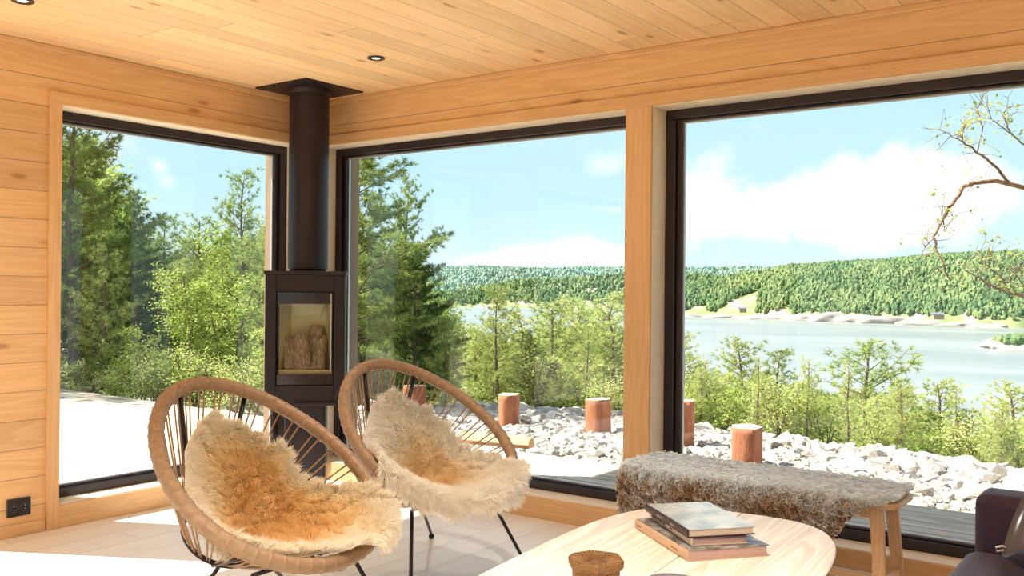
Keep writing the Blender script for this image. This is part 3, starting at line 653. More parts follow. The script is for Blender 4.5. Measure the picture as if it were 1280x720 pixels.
book('top book of the stack with a pale blue-grey cover and dark spine', c, rz, L, Wd, .024, TZ+.0535, mcover('blue_grey_cover', (.36, .43, .46), (.62, .68, .69), 11, .25), simple('plum_spine', (.045, .025, .03), .4), mpg,
     [((4, 5), L*.20, .006), ((7,), -L*.12, .006)], simple('silver_ink', (.4, .35, .35), .5))

# woven lidded basket
def mwicker():
    m, k = mat('golden_wicker'); o = k.sep(k.n('ShaderNodeTexCoord').outputs['Object'])
    th = k.m('ARCTAN2', o[1], o[0]); a = k.m('SINE', k.m('MULTIPLY', th, 44.)); z = k.m('SINE', k.m('MULTIPLY', o[2], 1500.))
    f = k.m('ADD', k.m('MULTIPLY', k.m('MULTIPLY', a, z), .5), .5); n = k.noise(k.xyz(o[0], o[1], o[2]), 70, 3)
    out(k, pbsdf(k, k.mix(k.m('ADD', k.m('MULTIPLY', f, .6), k.m('MULTIPLY', n, .4)), (.07, .025, .008), (.55, .28, .09)), .6, 0, k.bump(f, 1., .004))); return m
M['wick'] = mwicker()
bp = atz(745, 697, TZ+.082)
t = empty('wicker_basket', (bp[0], bp[1], TZ+.0005), .2, 'small golden woven basket with a hexagonal lid on the table edge', 'basket')
hexw = lambda a: 1 + .045*np.cos(6*a)
G().lathe([(.0001, 0), (.062, 0), (.066, .01), (.067, .06)], 96, warp=hexw).build('basket_body', M['wick'], t, True)
G().lathe([(.070, .055), (.077, .062), (.078, .072), (.073, .079), (.060, .078), (.035, .071), (.022, .068), (.020, .070), (.012, .071), (.0001, .071)], 96, warp=hexw).build('lid', M['wick'], t, True)
g = G(); 
for i in range(72):
    a = 2*PI*i/72; c0, s0 = math.cos(a), math.sin(a); w_ = 1+.045*math.cos(6*a); g.tube([(c0*.022, s0*.022, .0695), (c0*.045*w_, s0*.045*w_, .0755), (c0*.072*w_, s0*.072*w_, .0802), (c0*.078*w_, s0*.078*w_, .074)], .0013, 4)
g.build('lid_spokes', M['wick'], t, True)
t.scale = (.90, .90, 1.02)
cp_ = atz(841, 727, TZ+.02)
o = G().lathe([(.0001, 0), (.05, 0), (.066, .012), (.070, .02), (.066, .0195), (.0001, .018)], 48).build('round_dish', simple('grey_stoneware', (.16, .15, .17), .45), None, True, loc=(cp_[0], cp_[1], TZ+.0005)); tag(o, 'dark grey round dish on the table, cut by the bottom of the picture', 'dish')

# ------------------------------------------------------------------ bench
bx0, bx1, by0, by1, bz = 2.60, 3.715, -.555, -.285, .45
t = empty('bench', ((bx0+bx1)/2, (by0+by1)/2, 0), 0, 'pale oak bench with splayed plank legs under the right hand window', 'bench')
hx, hy = (bx1-bx0)/2, (by1-by0)/2
def rrect(hx, hy, r, n=6):
    P = []
    for cx, cy_, a0 in ((hx-r, hy-r, 0), (-hx+r, hy-r, PI/2), (-hx+r, -hy+r, PI), (hx-r, -hy+r, 1.5*PI)):
        for i in range(n+1): a = a0+PI/2*i/n; P.append((cx+r*math.cos(a), cy_+r*math.sin(a)))
    return P
G().prism(rrect(hx, hy, .035), bz-.024, bz).build('seat', M['oak_x'], t, bevel=.004)
LX = hx-.078
for sx_ in (-1, 1):
    for sy_ in (-1, 1):
        g = G(); y1 = sy_*(hy-.035); y0 = sy_*(hy+.005); w2, th2 = .024, .012
        V = [(sx_*LX+dx*w2*q + sx_*(0 if q == 1 else .03), yy+dy*th2, z) for (z, yy, q) in ((bz-.024, y1, 1), (0, y0, .85)) for dx, dy in ((-1, -1), (1, -1), (1, 1), (-1, 1))]
        g.add(V, np.array([(0, 1, 5, 4), (1, 2, 6, 5), (2, 3, 7, 6), (3, 0, 4, 7), (3, 2, 1, 0), (4, 5, 6, 7)])); g.build('leg', M['oak_z'], t, bevel=.003)
for sy_ in (-1, 1): G().box(-LX, LX, sy_*(hy-.035)-.008, sy_*(hy-.035)+.008, bz-.069, bz-.024).build('apron', M['oak_x'], t, bevel=.002)
for sx_ in (-1, 1): G().box(sx_*(LX+.022)-.010, sx_*(LX+.022)+.010, -hy, hy, .115, .155).build('cross_rail', M['oak_x'], t, bevel=.002)
G().box(-LX-.02, LX+.02, -.01, .01, .12, .15).build('stretcher', M['oak_x'], t, bevel=.002)

def curly(label):
    q = np.random.RandomState(21)
    # cross-section path: from back edge over the seat and down the front; s in metres
    x0, x1 = -hx+.0, hx-.005
    na, nb = 90, 60
    xs = np.linspace(x0, x1, na)
    back_y = hy+.035; top_z = bz+.018
    def pt(x, s):
        ft = np.clip(s, 0, 2*hy+.05); z = top_z + 0*s; y = back_y - ft
        dn = np.clip(s-(2*hy+.05), 0, None)
        y = y - .018*np.sin(np.clip(dn/.06, 0, 1)*PI/2) - .008*np.sin(dn*30); z = z - dn - .0
        z = z - .012*np.clip((ft-.26)/.06, 0, 1)**2
        return np.stack([x+0*y, y, z], -1)
    # front drop length as function of x: long, tapering to nothing at the right end
    u = (xs-x0)/(x1-x0)
    drop = np.interp(u, [0, .05, .3, .55, .72, .80, .86, .93, 1.], [.24, .26, .25, .25, .24, .17, .06, .02, -.03]) + .008*np.sin(u*60)
    bk = np.interp(u, [0, .04, .9, .97, 1], [.03, 0, 0, .03, .07])
    tot0, tot1 = bk, 2*hy+.05+drop
    Sg = tot0[:, None] + (tot1-tot0)[:, None]*np.linspace(0, 1, nb)[None]
    P = pt(xs[:, None]*np.ones(nb), Sg)
    # left end hangs over the bench end a little
    P[..., 0] += .0
    idx = np.arange(na*nb).reshape(na, nb); Fq = np.stack([idx[:-1, :-1], idx[1:, :-1], idx[1:, 1:], idx[:-1, 1:]], -1).reshape(-1, 4)
    du = np.gradient(P, axis=0); dv = np.gradient(P, axis=1); Nn = np.cross(dv, du); Nn /= np.linalg.norm(Nn, axis=2)[..., None]+1e-9
    if Nn[:, 3, 2].mean() < 0: Nn = -Nn
    area = np.linalg.norm(np.cross(du, dv), axis=2).ravel(); area /= area.sum(); K = 9500
    pick = q.choice(na*nb, K, p=area); i = np.clip(pick//nb + q.rand(K)-.5, 0, na-1.001); j = np.clip(pick % nb + q.rand(K)-.5, 0, nb-1.001); i0, j0 = i.astype(int), j.astype(int); wi, wj = (i-i0)[:, None], (j-j0)[:, None]
    bil = lambda A: A[i0, j0]*(1-wi)*(1-wj)+A[i0+1, j0]*wi*(1-wj)+A[i0, j0+1]*(1-wi)*wj+A[i0+1, j0+1]*wi*wj
    P0, N0 = bil(P), bil(Nn); N0 /= np.linalg.norm(N0, axis=1)[:, None]
    # each lock is a small curl (a flat spiral ribbon standing off the skin)
    m = 9; a = np.linspace(0, 1, m)
    T1 = np.cross(N0, q.randn(K, 3)); T1 /= np.linalg.norm(T1, axis=1)[:, None]; T2 = np.cross(N0, T1)
    rr = (.0085+.004*q.rand(K))[:, None]; hh = ((.008+.012*q.rand(K))*(1+.5*vnoise(P0, 60, 8)))[:, None]; ph = q.rand(K)[:, None]*6.28; turns = (1.3+.7*q.rand(K))[:, None]
    ang = ph + a[None]*turns*2*PI
    Cc = P0[:, None] + N0[:, None]*(hh*a[None])[..., None] + T1[:, None]*(rr*np.cos(ang))[..., None] + T2[:, None]*(rr*np.sin(ang))[..., None] + (q.randn(K, 3)*.004)[:, None]*a[None, :, None]
    Cc[..., 2] -= (a[None]**2*.006)
    wd = (.0046*(1-.4*a))[None, :, None]
    side = N0[:, None]*.6 + T1[:, None]*np.cos(ang)[..., None]*.35 + T2[:, None]*np.sin(ang)[..., None]*.35
    Vs = np.stack([Cc-side*wd, Cc+side*wd], 2).reshape(-1, 3)
    kk = (np.arange(K)*2*m)[:, None, None]; l = (np.arange(m-1)*2)[None, :, None]; Q = (kk+l+np.array([0, 1, 3, 2])[None, None]).reshape(-1, 4)
    V0 = P.reshape(-1, 3)
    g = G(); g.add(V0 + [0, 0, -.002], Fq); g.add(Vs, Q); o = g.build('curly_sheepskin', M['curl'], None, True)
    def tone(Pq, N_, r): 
        top = np.clip(N_[:, 2], 0, 1); return (.66 + .20*vnoise(Pq, 10, 3))*(1-top) + (.12 + .14*vnoise(Pq, 24, 4))*top + (.17-.06*top)*r  # upward faces painted paler and greyer, as if lit by the sky
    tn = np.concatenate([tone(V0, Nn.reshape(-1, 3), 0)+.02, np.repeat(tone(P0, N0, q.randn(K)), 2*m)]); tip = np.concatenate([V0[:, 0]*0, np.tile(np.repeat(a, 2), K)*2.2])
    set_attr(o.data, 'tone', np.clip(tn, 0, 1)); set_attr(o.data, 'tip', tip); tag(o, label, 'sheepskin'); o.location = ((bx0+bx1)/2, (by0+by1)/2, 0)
curly('short curly brown sheepskin draped over the bench, sky-lit grey painted on top')

# ------------------------------------------------------------------ sofa
def mfab():
    m, k = mat('dark_plum_upholstery'); o = k.n('ShaderNodeTexCoord').outputs['Object']; n = k.noise(o, 260, 2); n2 = k.noise(o, 6, 3)
    out(k, pbsdf(k, k.mix(n, (.016, .005, .018), (.038, .015, .040)), .62, 0, k.bump(n, .25, .0015), .35, 0, .12)); return m
M['fab'] = mfab()
t = empty('sofa', (4.45, -1.7, 0), 0, 'dark plum sofa cut off by the right edge of the picture', 'sofa')
def soft(name, b, r, parent, off=(4.45, -1.7)):
    x0, x1, y0, y1, z0, z1 = b; o = G().box(x0-off[0], x1-off[0], y0-off[1], y1-off[1], z0, z1).build(name, M['fab'], parent, True, bevel=r, seg=5); return o
soft('armrest', (4.035, 4.95, -.965, -.80, .10, .607), .035, t); soft('armrest', (4.035, 4.95, -2.60, -2.435, .10, .607), .035, t)
soft('seat_cushion', (4.015, 4.74, -2.43, -.97, .26, .445), .045, t); soft('backrest', (4.74, 4.95, -2.43, -.97, .10, .78), .05, t); soft('base', (4.05, 4.74, -2.43, -.97, .10, .255), .02, t)
for x in (4.1, 4.88):
    for y in (-2.52, -.88): G().tube([(x-4.45, y+1.7, .10), (x-4.45, y+1.7, 0)], [.02, .014], 12).build('leg', M['rod'], t, True)
# cushion with a tied ribbon
def pillow_mesh(w, h, d, n=16):
    u = np.linspace(-1, 1, n); U_, V_ = np.meshgrid(u, u, indexing='ij'); pinch = 1-.08*(np.abs(U_*V_))**.7
    th = d*np.clip((1-U_**4)*(1-V_**4), 0, 1)**.5; A = np.stack([U_*w*(1-.06*V_**2)*1, V_*h*(1-.06*U_**2), th], -1); Bq = A.copy(); Bq[..., 2] *= -1
    idx = np.arange(n*n).reshape(n, n); q = np.stack([idx[:-1, :-1], idx[1:, :-1], idx[1:, 1:], idx[:-1, 1:]], -1).reshape(-1, 4)
    return G().add(A.reshape(-1, 3), q).add(Bq.reshape(-1, 3), q[:, ::-1])
sat = simple('dark_glossy_satin', (.035, .032, .045), .18, 0, var=.3, scale=9, coat=.5)
po = pillow_mesh(.17, .15, .055).build('throw_pillow', sat, None, True); tag(po, 'dark glossy pillow with a tied ribbon leaning on the sofa seat', 'pillow')
pc = atz(1243, 712, .462); po.location = (pc[0]+.150, pc[1]+.02, .552); po.rotation_euler = (math.radians(58), math.radians(24), math.radians(14)); po.scale = (.72, .72, .72)
rb = G().tube([(-.155, -.105, .0), (-.17, -.11, .010), (-.188, -.125, .008), (-.18, -.136, 0), (-.16, -.12, 0)], .0045, 6, closed=True).build('ribbon', simple('pale_ribbon', (.5, .42, .36), .4), po, True)
#OUTSIDE
# ------------------------------------------------------------------ terrain, water, hills
WATER = -28.
def edge_y(x):
    return np.interp(x, [-40, -12, -8.5, -6, -2.8, -1.2, .3, 1.5, 2.6, 3.6, 6, 20], [2.2, 2.2, 2.3, 2.8, 5.2, 5.8, 5.2, 4.9, 4.7, 4.3, 4.0, 3.5])
def ground(x, y):
    x = np.asarray(x, float); y = np.asarray(y, float)
    e = y - edge_y(x); bearing = np.degrees(np.arctan2(x-4.57, np.maximum(y+4.07, .01))); sl = np.interp(bearing, [-75, -52, -42, -34], [.03, .08, .20, .36])
    base = -.17 - .045*np.clip(y-1.75, 0, 4)
    z = base - sl*np.clip(e, 0, None)*np.clip(e/3, .3, 1) + .05*np.sin(x*1.7+y)*np.clip(e, 0, 1)
    z = np.where(y > 60, z - .05*np.clip(y-60, 0, None), z)
    return np.maximum(z, WATER-4)
xs = np.concatenate([np.arange(-420, -60, 15.), np.arange(-60, -12, 2.), np.arange(-12, 10, .4), np.arange(10, 40, 2.)]); ys = np.concatenate([np.arange(-60, -12, 4.), np.arange(-12, 1.6, 1.), np.arange(1.6, 12, .4), np.arange(12, 60, 2.), np.arange(60, 420, 15.)])
X_, Y_ = np.meshgrid(xs, ys, indexing='ij'); Zg = ground(X_, Y_); Zg = np.where(Y_ < 1.7, np.minimum(Zg, -.27), Zg)
idx = np.arange(X_.size).reshape(X_.shape); q4 = np.stack([idx[:-1, :-1], idx[1:, :-1], idx[1:, 1:], idx[:-1, 1:]], -1).reshape(-1, 4)
struct(G().add(np.stack([X_, Y_, Zg], -1).reshape(-1, 3), q4).build('ground', M['ground'], None, True))
struct(G().box(-9.3, XR+3, TH-.02, 1.72, -.17, -.03).box(-9.3, -TH+.02, -9, TH-.02, -.17, -.03).build('deck', M['deck'], bevel=0))
m, k = mat('fjord_water'); o = k.n('ShaderNodeTexCoord').outputs['Object']; oo = k.sep(o)
nz = k.noise(k.xyz(k.m('MULTIPLY', oo[0], .10), k.m('MULTIPLY', oo[1], .10), 0.), 1, 6, .6)
big = k.noise(k.xyz(k.m('MULTIPLY', oo[0], .004), k.m('MULTIPLY', oo[1], .012), 0.), 1, 4, .6)
out(k, pbsdf(k, k.mix(k.step(big, .35, .65), (.20, .22, .22), (.28, .30, .29)), .30, 0, k.bump(nz, .25, 1.2), .5))
struct(G().add([(-6000, 60, WATER), (3000, 60, WATER), (3000, 7000, WATER), (-6000, 7000, WATER)], np.array([(0, 1, 2, 3)])).build('lake_water', m))

def mhill(name, rock_, green, sc):
    m, k = mat(name); o = k.n('ShaderNodeTexCoord').outputs['Object']; n = k.noise(o, sc, 6, .65); out(k, pbsdf(k, k.ramp(n, [(.50, green), (.66, rock_)]), .95)); return m
M['hill'] = mhill('granite_and_heath', (.50, .42, .36), (.20, .24, .10), .03)
def mforest(name, cols):
    m, k = mat(name); isl = k.n('ShaderNodeNewGeometry').outputs['Random Per Island']; o = k.n('ShaderNodeTexCoord').outputs['Object']; n = k.noise(o, .02, 5, .65); n2 = k.noise(o, .35, 3)
    x = k.m('ADD', k.m('MULTIPLY', n, 1.0), k.m('MULTIPLY', isl, .22)); x = k.m('ADD', x, k.m('MULTIPLY', k.m('SUBTRACT', n2, .5), .3)); out(k, pbsdf(k, k.ramp(x, [(.25, cols[0]), (.52, cols[1]), (.8, cols[2])]), .95, spec=.1)); return m
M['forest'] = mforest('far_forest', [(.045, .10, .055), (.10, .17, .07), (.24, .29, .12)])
M['forest_haze'] = mforest('haze_tinted_forest', [(.12, .22, .19), (.20, .31, .25), (.32, .40, .30)])  # distance haze painted in as a blue green forest colour
# base crown: low icosphere
bmx = bmesh.new(); bmesh.ops.create_icosphere(bmx, subdivisions=1, radius=1); ICO_V = np.array([v.co[:] for v in bmx.verts]); ICO_F = np.array([[v.index for v in f.verts] for f in bmx.faces]); bmx.free()
def ridge(name, pts, base_pts, depth_back, m_hill, wob, seed, forest=None, crown=5., spacing=8., rock_px=()):
    """a hill: crest line given by (px, py, distance), shoreline by (px, distance); surface runs shore -> crest"""
    q = np.random.RandomState(seed); pxs = np.linspace(pts[0][0], pts[-1][0], 90)
    cpy = np.interp(pxs, [p[0] for p in pts], [p[1] for p in pts]); cd = np.interp(pxs, [p[0] for p in pts], [p[2] for p in pts]); bd = np.interp(pxs, [p[0] for p in base_pts], [p[1] for p in base_pts])
    crest = np.array([atd(a, b, d) for a, b, d in zip(pxs, cpy, cd)]); shore = np.array([atd(a, 400, d) for a, d in zip(pxs, bd)]); shore[:, 2] = WATER-1
    crest[:, 2] -= crown*1.1
    nt = 40; tt = np.linspace(0, 1, nt)[None, :, None]
    P = shore[:, None]*(1-tt)+crest[:, None]*tt
    prof = np.sin(np.linspace(0, 1, nt)*PI/2)**.8; P[..., 2] = (WATER-1) + (crest[:, 2]-(WATER-1))[:, None]*prof[None]
    fade = np.sin(np.linspace(0, 1, nt)*PI)[None]
    P[..., 2] += wob*vnoise(P.reshape(-1, 3)*[1, 1, 0], .02, seed).reshape(90, nt)*fade
    P[..., :2] += (shore[:, None, :2]-crest[:, None, :2])*.02*np.sin(np.arange(90)*.9)[:, None, None]*(1-tt)
    back = crest + (crest-shore)*[.8, .8, 0]; back[:, 2] = WATER-2; P = np.concatenate([P, back[:, None]], 1); nt += 1
    idx = np.arange(90*nt).reshape(90, nt); F_ = np.stack([idx[:-1, :-1], idx[1:, :-1], idx[1:, 1:], idx[:-1, 1:]], -1).reshape(-1, 4)
    struct(G().add(P.reshape(-1, 3), F_).build(name, m_hill, None, True))
    if forest:
        Q = P[:, :-1]; area = np.linalg.norm(np.cross(np.gradient(Q, axis=0), np.gradient(Q, axis=1)), axis=2); K = int(min(forest[1], area.sum()/spacing**2))
        pk = q.choice(area.size, K, p=area.ravel()/area.sum()); i, j = pk//(nt-1), pk % (nt-1); fi = np.clip(i+q.rand(K)-.5, 0, 88.99); fj = np.clip(j+q.rand(K)-.5, 0, nt-2.01); i0, j0 = fi.astype(int), fj.astype(int); wi, wj = (fi-i0)[:, None], (fj-j0)[:, None]
        C0 = Q[i0, j0]*(1-wi)*(1-wj)+Q[i0+1, j0]*wi*(1-wj)+Q[i0, j0+1]*(1-wi)*wj+Q[i0+1, j0+1]*wi*wj
        nz = vnoise(C0*[1, 1, 1.5], .018, seed+5) + .5*vnoise(C0, .06, seed+6); t_ = fj/(nt-2)
        keep = (t_ > .035+.05*q.rand(K)) & (nz > -.85+.9*np.exp(-t_*14)) ; C0 = C0[keep]; K = len(C0)
        h = crown*(.6+.8*q.rand(K)); w = h*(.38+.25*q.rand(K)); n = len(ICO_V)
        tz = ICO_V[None, :, 2]; taper = 1-.30*np.clip(tz, -1, 1)*q.rand(K)[:, None]
        V = np.stack([C0[:, 0, None]+ICO_V[None, :, 0]*w[:, None]*taper, C0[:, 1, None]+ICO_V[None, :, 1]*w[:, None]*taper, C0[:, 2, None]+h[:, None]*(.75+tz)], -1) + q.randn(K, n, 3)*w[:, None, None]*.28
        g = G().add(V.reshape(-1, 3), (np.arange(K)[:, None, None]*n+ICO_F[None]).reshape(-1, 3)); o = g.build(forest[0], forest[2], None, False)
        tag(o, forest[3], 'forest', kind='stuff')
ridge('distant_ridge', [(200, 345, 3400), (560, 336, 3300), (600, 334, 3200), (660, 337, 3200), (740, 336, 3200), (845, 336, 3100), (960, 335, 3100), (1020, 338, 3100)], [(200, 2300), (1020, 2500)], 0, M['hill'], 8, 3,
      ('distant_ridge_forest', 14000, M['forest_haze'], 'forest on the furthest ridge across the water, tinted blue green for haze'), 7, 9)
ridge('middle_hill', [(480, 372, 1800), (590, 362, 1800), (640, 352, 1800), (700, 350, 1750), (790, 345, 1700), (870, 345, 1700), (930, 350, 1700), (1000, 356, 1600)], [(480, 1500), (800, 1450), (1000, 1400)], 0, M['hill'], 9, 8,
      ('middle_hill_forest', 12000, M['forest'], 'patchy forest with bare granite on the low hill beyond the far bay'), 4.8, 7)
ridge('near_hill', [(800, 372, 1150), (840, 360, 1180), (880, 352, 1200), (930, 343, 1200), (985, 334, 1200), (1040, 331, 1150), (1100, 328, 1100), (1180, 321, 1050), (1250, 319, 1000), (1330, 318, 980), (1450, 320, 980)], [(800, 1080), (845, 1060), (1000, 960), (1100, 890), (1240, 800), (1450, 760)], 0, M['hill'], 7, 5,
      ('hillside_forest', 34000, M['forest'], 'green mixed forest covering the long hill across the lake'), 3.5, 2.8)
# low bare shore rocks along the foot of the near hill and the islet
def rocky(name, c, rx, ry, rz, seed, m, rot=0.):
    bm_ = bmesh.new(); bmesh.ops.create_icosphere(bm_, subdivisions=4, radius=1); V = np.array([v.co[:] for v in bm_.verts]); Fi = np.array([[v.index for v in f.verts] for f in bm_.faces]); bm_.free()
    V = V*(1+.22*vnoise(V, 2.6, seed)+.10*vnoise(V, 7, seed+1))[:, None]; V = V*[rx, ry, rz]; cr, sr = math.cos(rot), math.sin(rot); V = np.stack([V[:, 0]*cr-V[:, 1]*sr, V[:, 0]*sr+V[:, 1]*cr, V[:, 2]], 1)
    return struct(G().add(V + np.array(c), Fi).build(name, m, None, True))
M['granite'] = simple('pink_grey_granite', (.40, .34, .30), .85, var=.35, scale=.12)
for i, (px, d, rx, rz) in enumerate([(862, 1050, 28, 3), (905, 1015, 22, 5), (960, 985, 34, 4), (1010, 950, 26, 7), (1040, 925, 22, 9), (1075, 905, 26, 7), (1115, 880, 34, 6), (1160, 850, 30, 5), (1205, 822, 26, 4), (1235, 800, 20, 3)]):
    p = atd(px, 400, d); rocky('shore_rock', (p[0], p[1], WATER), rx, 9, rz, i+20, M['granite'], YAW)
for i, (px, py, d) in enumerate([(905, 366, 1100), (1090, 360, 1000), (940, 375, 1080)]):
    p = atd(px, py, d); rocky('hillside_crag', (p[0], p[1], p[2]-6), 17, 12, 11, i+50, M['granite'], YAW)
ip = atd(1285, 430, 500); rocky('islet_rock', (ip[0], ip[1], WATER), 27, 14, 5.5, 61, M['granite'], YAW+.2)
q = np.random.RandomState(3); K = 240; a = q.rand(K)*6.28; r_ = np.sqrt(q.rand(K)); cx = ip[0]+_c*(r_*np.cos(a)*22)+4*_c; cyy = ip[1]+_s*(r_*np.cos(a)*22)+r_*np.sin(a)*9; n = len(ICO_V); h = 2.0+1.6*q.rand(K)
V = np.stack([cx[:, None]+ICO_V[None, :, 0]*h[:, None]*.8, cyy[:, None]+ICO_V[None, :, 1]*h[:, None]*.8, (WATER+4.2-3.0*r_**2)[:, None]+h[:, None]*(.6+ICO_V[None, :, 2])], -1)+q.randn(K, n, 3)*.3
tag(G().add(V.reshape(-1, 3), (np.arange(K)[:, None, None]*n+ICO_F[None]).reshape(-1, 3)).build('islet_bushes', M['forest']), 'green bushes covering the rocky point at the right edge of the lake', 'bushes', kind='stuff')
# two boathouses on the far shore
for px, py, d, w_, lab in ((928, 387, 960, 7, 'tiny grey boathouse on the far shore below the granite crag'), (1172, 395, 812, 9, 'tiny dark cabin on the far shore near the right end of the hill')):
    p = atd(px, py, d); tt_ = empty('boathouse', tuple(p), YAW, lab, 'cabin'); G().box(-w_/2, w_/2, -3, 3, -3, 1.4).build('walls', M['clad'], tt_)
    G().prism([(-3.6, 1.3), (3.6, 1.3), (0, 3.2)], -w_/2-.5, w_/2+.5, Mx=Matrix(((0, 0, 1, 0), (1, 0, 0, 0), (0, 1, 0, 0), (0, 0, 0, 1)))).build('roof', simple('slate_roof', (.18, .19, .21), .7), tt_)

# ------------------------------------------------------------------ trees
def tuft_tris(P, Dr, q, nn, ln, w, spread=.8):
    K = len(P); d = Dr[:, None] + q.randn(K, nn, 3)*spread; d /= np.linalg.norm(d, axis=2)[..., None]; L = ln*(.7+.6*q.rand(K, nn, 1))
    s_ = np.cross(d, q.randn(K, nn, 3)); s_ /= np.linalg.norm(s_, axis=2)[..., None]; b = P[:, None]+d*L*.08
    V = np.stack([b-s_*w, b+s_*w, b+d*L], 2).reshape(-1, 3); return V, np.arange(len(V)).reshape(-1, 3)
def leaf_quads(P, q, nn, size, spread):
    K = len(P); c = P[:, None]+q.randn(K, nn, 3)*spread; d = q.randn(K, nn, 3)*[1, 1, .55]; d /= np.linalg.norm(d, axis=2)[..., None]; up = q.randn(K, nn, 3)*.5+[0, 0, 1]
    s_ = np.cross(d, up); s_ /= np.linalg.norm(s_, axis=2)[..., None]; L = size*(.6+.8*q.rand(K, nn, 1))
    V = np.stack([c, c+d*L*.5+s_*L*.32, c+d*L, c+d*L*.5-s_*L*.32], 2).reshape(-1, 3); return V, np.arange(len(V)).reshape(-1, 4)
def pine(seed, Hh, crown_r, z_lo=.2, nb=46, mneedle='needle', ln=.095, w=.0055, nn=13, droop=.15, flat=.5, taper=1., density=1., dead=0, lean=0.):
    q = np.random.RandomState(seed); tz = np.linspace(0, 1, 9); bend = np.cumsum(q.randn(9, 2)*.012*Hh, 0)*tz[:, None]; bend = bend-bend[-1]*tz[:, None]; trunk = np.column_stack([bend[:, 0]+lean*tz**2*Hh, bend[:, 1], tz*Hh])
    g = G(); rt = .011*Hh+.018; g.tube(trunk, rt*(1-tz)**.8+.008, 9)
    TP, TD = [], []
    for i in range(nb):
        f = z_lo+(1-z_lo)*(i+q.rand()*.7)/nb; f = min(f, .985); p0 = np.array([np.interp(f, tz, trunk[:, c_]) for c_ in range(3)])
        rel = (f-z_lo)/(1-z_lo); prof = (1-rel**1.6)**.75*(1-rel*.35)*(.6+.4*min(1, rel*4)) if taper < .68 else (1-rel)**taper*(.55+.45*min(1, rel*4)); Lb = crown_r*(prof*(.8+.3*math.sin(i*.9+seed))+.10)*(.5+.75*q.rand())
        az_ = i*2.399+q.randn()*.35; up = .28+.55*rel+q.randn()*.14
        ss = np.linspace(0, 1, 6); dirv = np.array([math.cos(az_), math.sin(az_), 0]); side = np.array([-dirv[1], dirv[0], 0])
        B_ = p0 + ss[:, None]*dirv*Lb + side*(q.randn()*.12*Lb*ss**2)[:, None]; B_[:, 2] += Lb*(up*ss-droop*ss**2+.10*ss**4+.02*q.randn(6)*ss)
        g.tube(B_, .012*(Lb*.8+.25)*(1-ss)**.7+.0035, 5, cap=False)
        if dead and rel < dead and q.rand() < .75: 
            for _ in range(3):
                s0 = q.rand()*.8+.15; pb = np.array([np.interp(s0, ss, B_[:, c_]) for c_ in range(3)]); e = pb+(dirv*.5+side*q.choice([-1, 1])*.6+[0, 0, q.randn()*.2])*Lb*.35; g.tube([pb, (pb+e)/2+q.randn(3)*.03, e], [.006, .004, .002], 4, cap=False)
            continue
        ns = max(3, int(Lb/.13*density))
        for s0 in np.linspace(.22, 1, ns):
            pb = np.array([np.interp(s0, ss, B_[:, c_]) for c_ in range(3)]); sg = q.choice([-1, 1]); l2 = (.10+.30*Lb*(1.1-s0))*(.6+.7*q.rand())
            dd = dirv*(.55+.3*q.rand())+side*sg*(.5+.6*q.rand())+np.array([0, 0, .12+.22*q.rand()]) if s0 < .97 else dirv+np.array([0, 0, .25]); dd /= np.linalg.norm(dd)
            e = pb+dd*l2; 
            if l2 > .16: g.tube([pb, (pb+e)/2+[0, 0, -.01], e], [.005, .0035, .002], 4, cap=False)
            m_ = max(2, int(l2/.075*density)); tt = np.linspace(.35, 1, m_)[:, None]; TP.append(pb+(e-pb)*tt+q.randn(m_, 3)*.05*[1, 1, flat*1.6]); TD.append(np.repeat([dd+np.array([0, 0, .35])], m_, 0))
    P, D_ = np.concatenate(TP), np.concatenate(TD); V, Fq = tuft_tris(P, D_, q, nn, ln, w); f_ = G().add(V, Fq)
    return g, f_, mneedle, len(Fq)
def broad(seed, Hh, crown_r, mneedle='leaf', size=.075, K=420, nn=9, multi=3, z0=.15):
    q = np.random.RandomState(seed); g = G(); TP = []
    for s_ in range(multi):
        az_ = 2*PI*s_/multi+q.rand(); tip = np.array([math.cos(az_)*crown_r*.45*(multi > 1), math.sin(az_)*crown_r*.45*(multi > 1), Hh*(.8+.2*q.rand())]); mid = tip*[.3, .3, .5]+q.randn(3)*.05*Hh*[1, 1, 0]
        T_ = np.linspace(0, 1, 8)[:, None]; P = (1-T_)**2*np.zeros(3)+2*T_*(1-T_)*mid+T_**2*tip; g.tube(P, (.012*Hh)*(1-T_[:, 0]*.85)+.004, 7)
        for b in range(int(K/multi/10)):
            f = .25+.75*q.rand(); p0 = np.array([np.interp(f, T_[:, 0], P[:, c_]) for c_ in range(3)]); d = q.randn(3)*[1, 1, .45]+[0, 0, .35]; d /= np.linalg.norm(d); L = crown_r*(.35+.6*q.rand())*(1.15-f*.6); e = p0+d*L; g.tube([p0, (p0+e)/2+q.randn(3)*.04, e], [.009, .006, .003], 4, cap=False)
            tt = np.linspace(.25, 1.05, 10)[:, None]; TP.append(p0+(e-p0)*tt+q.randn(10, 3)*.09*crown_r)
    P = np.concatenate(TP); P = P[P[:, 2] > Hh*z0]; V, Fq = leaf_quads(P, q, nn, size, .075); return g, G().add(V, Fq), mneedle, len(Fq)
LIB = {}
def lib(key, res, bark='bark'):
    g, f_, mn, n = res; h = max(v[:, 2].max() for v in f_.V)-.04
    r = empty('pine_tree' if 'broad' not in key and 'bush' not in key else ('leafy_tree' if 'broad' in key else 'green_bush'))
    g.build('trunk', M[bark], r, True); f_.build('foliage', M[mn], r, False); LIB[key] = [r, h, False]
lib('tall', pine(1, 9.0, 2.3, .20, 86, 'needle', .14, .010, 17, .12, taper=.65, density=1.3))
lib('tall2', pine(2, 8.0, 1.9, .12, 84, 'needle_d', .14, .010, 17, .12, taper=.7, density=1.4))
lib('mid', pine(3, 5.0, 1.35, .08, 70, 'needle', .12, .008, 17, .10, taper=.65, density=1.3))
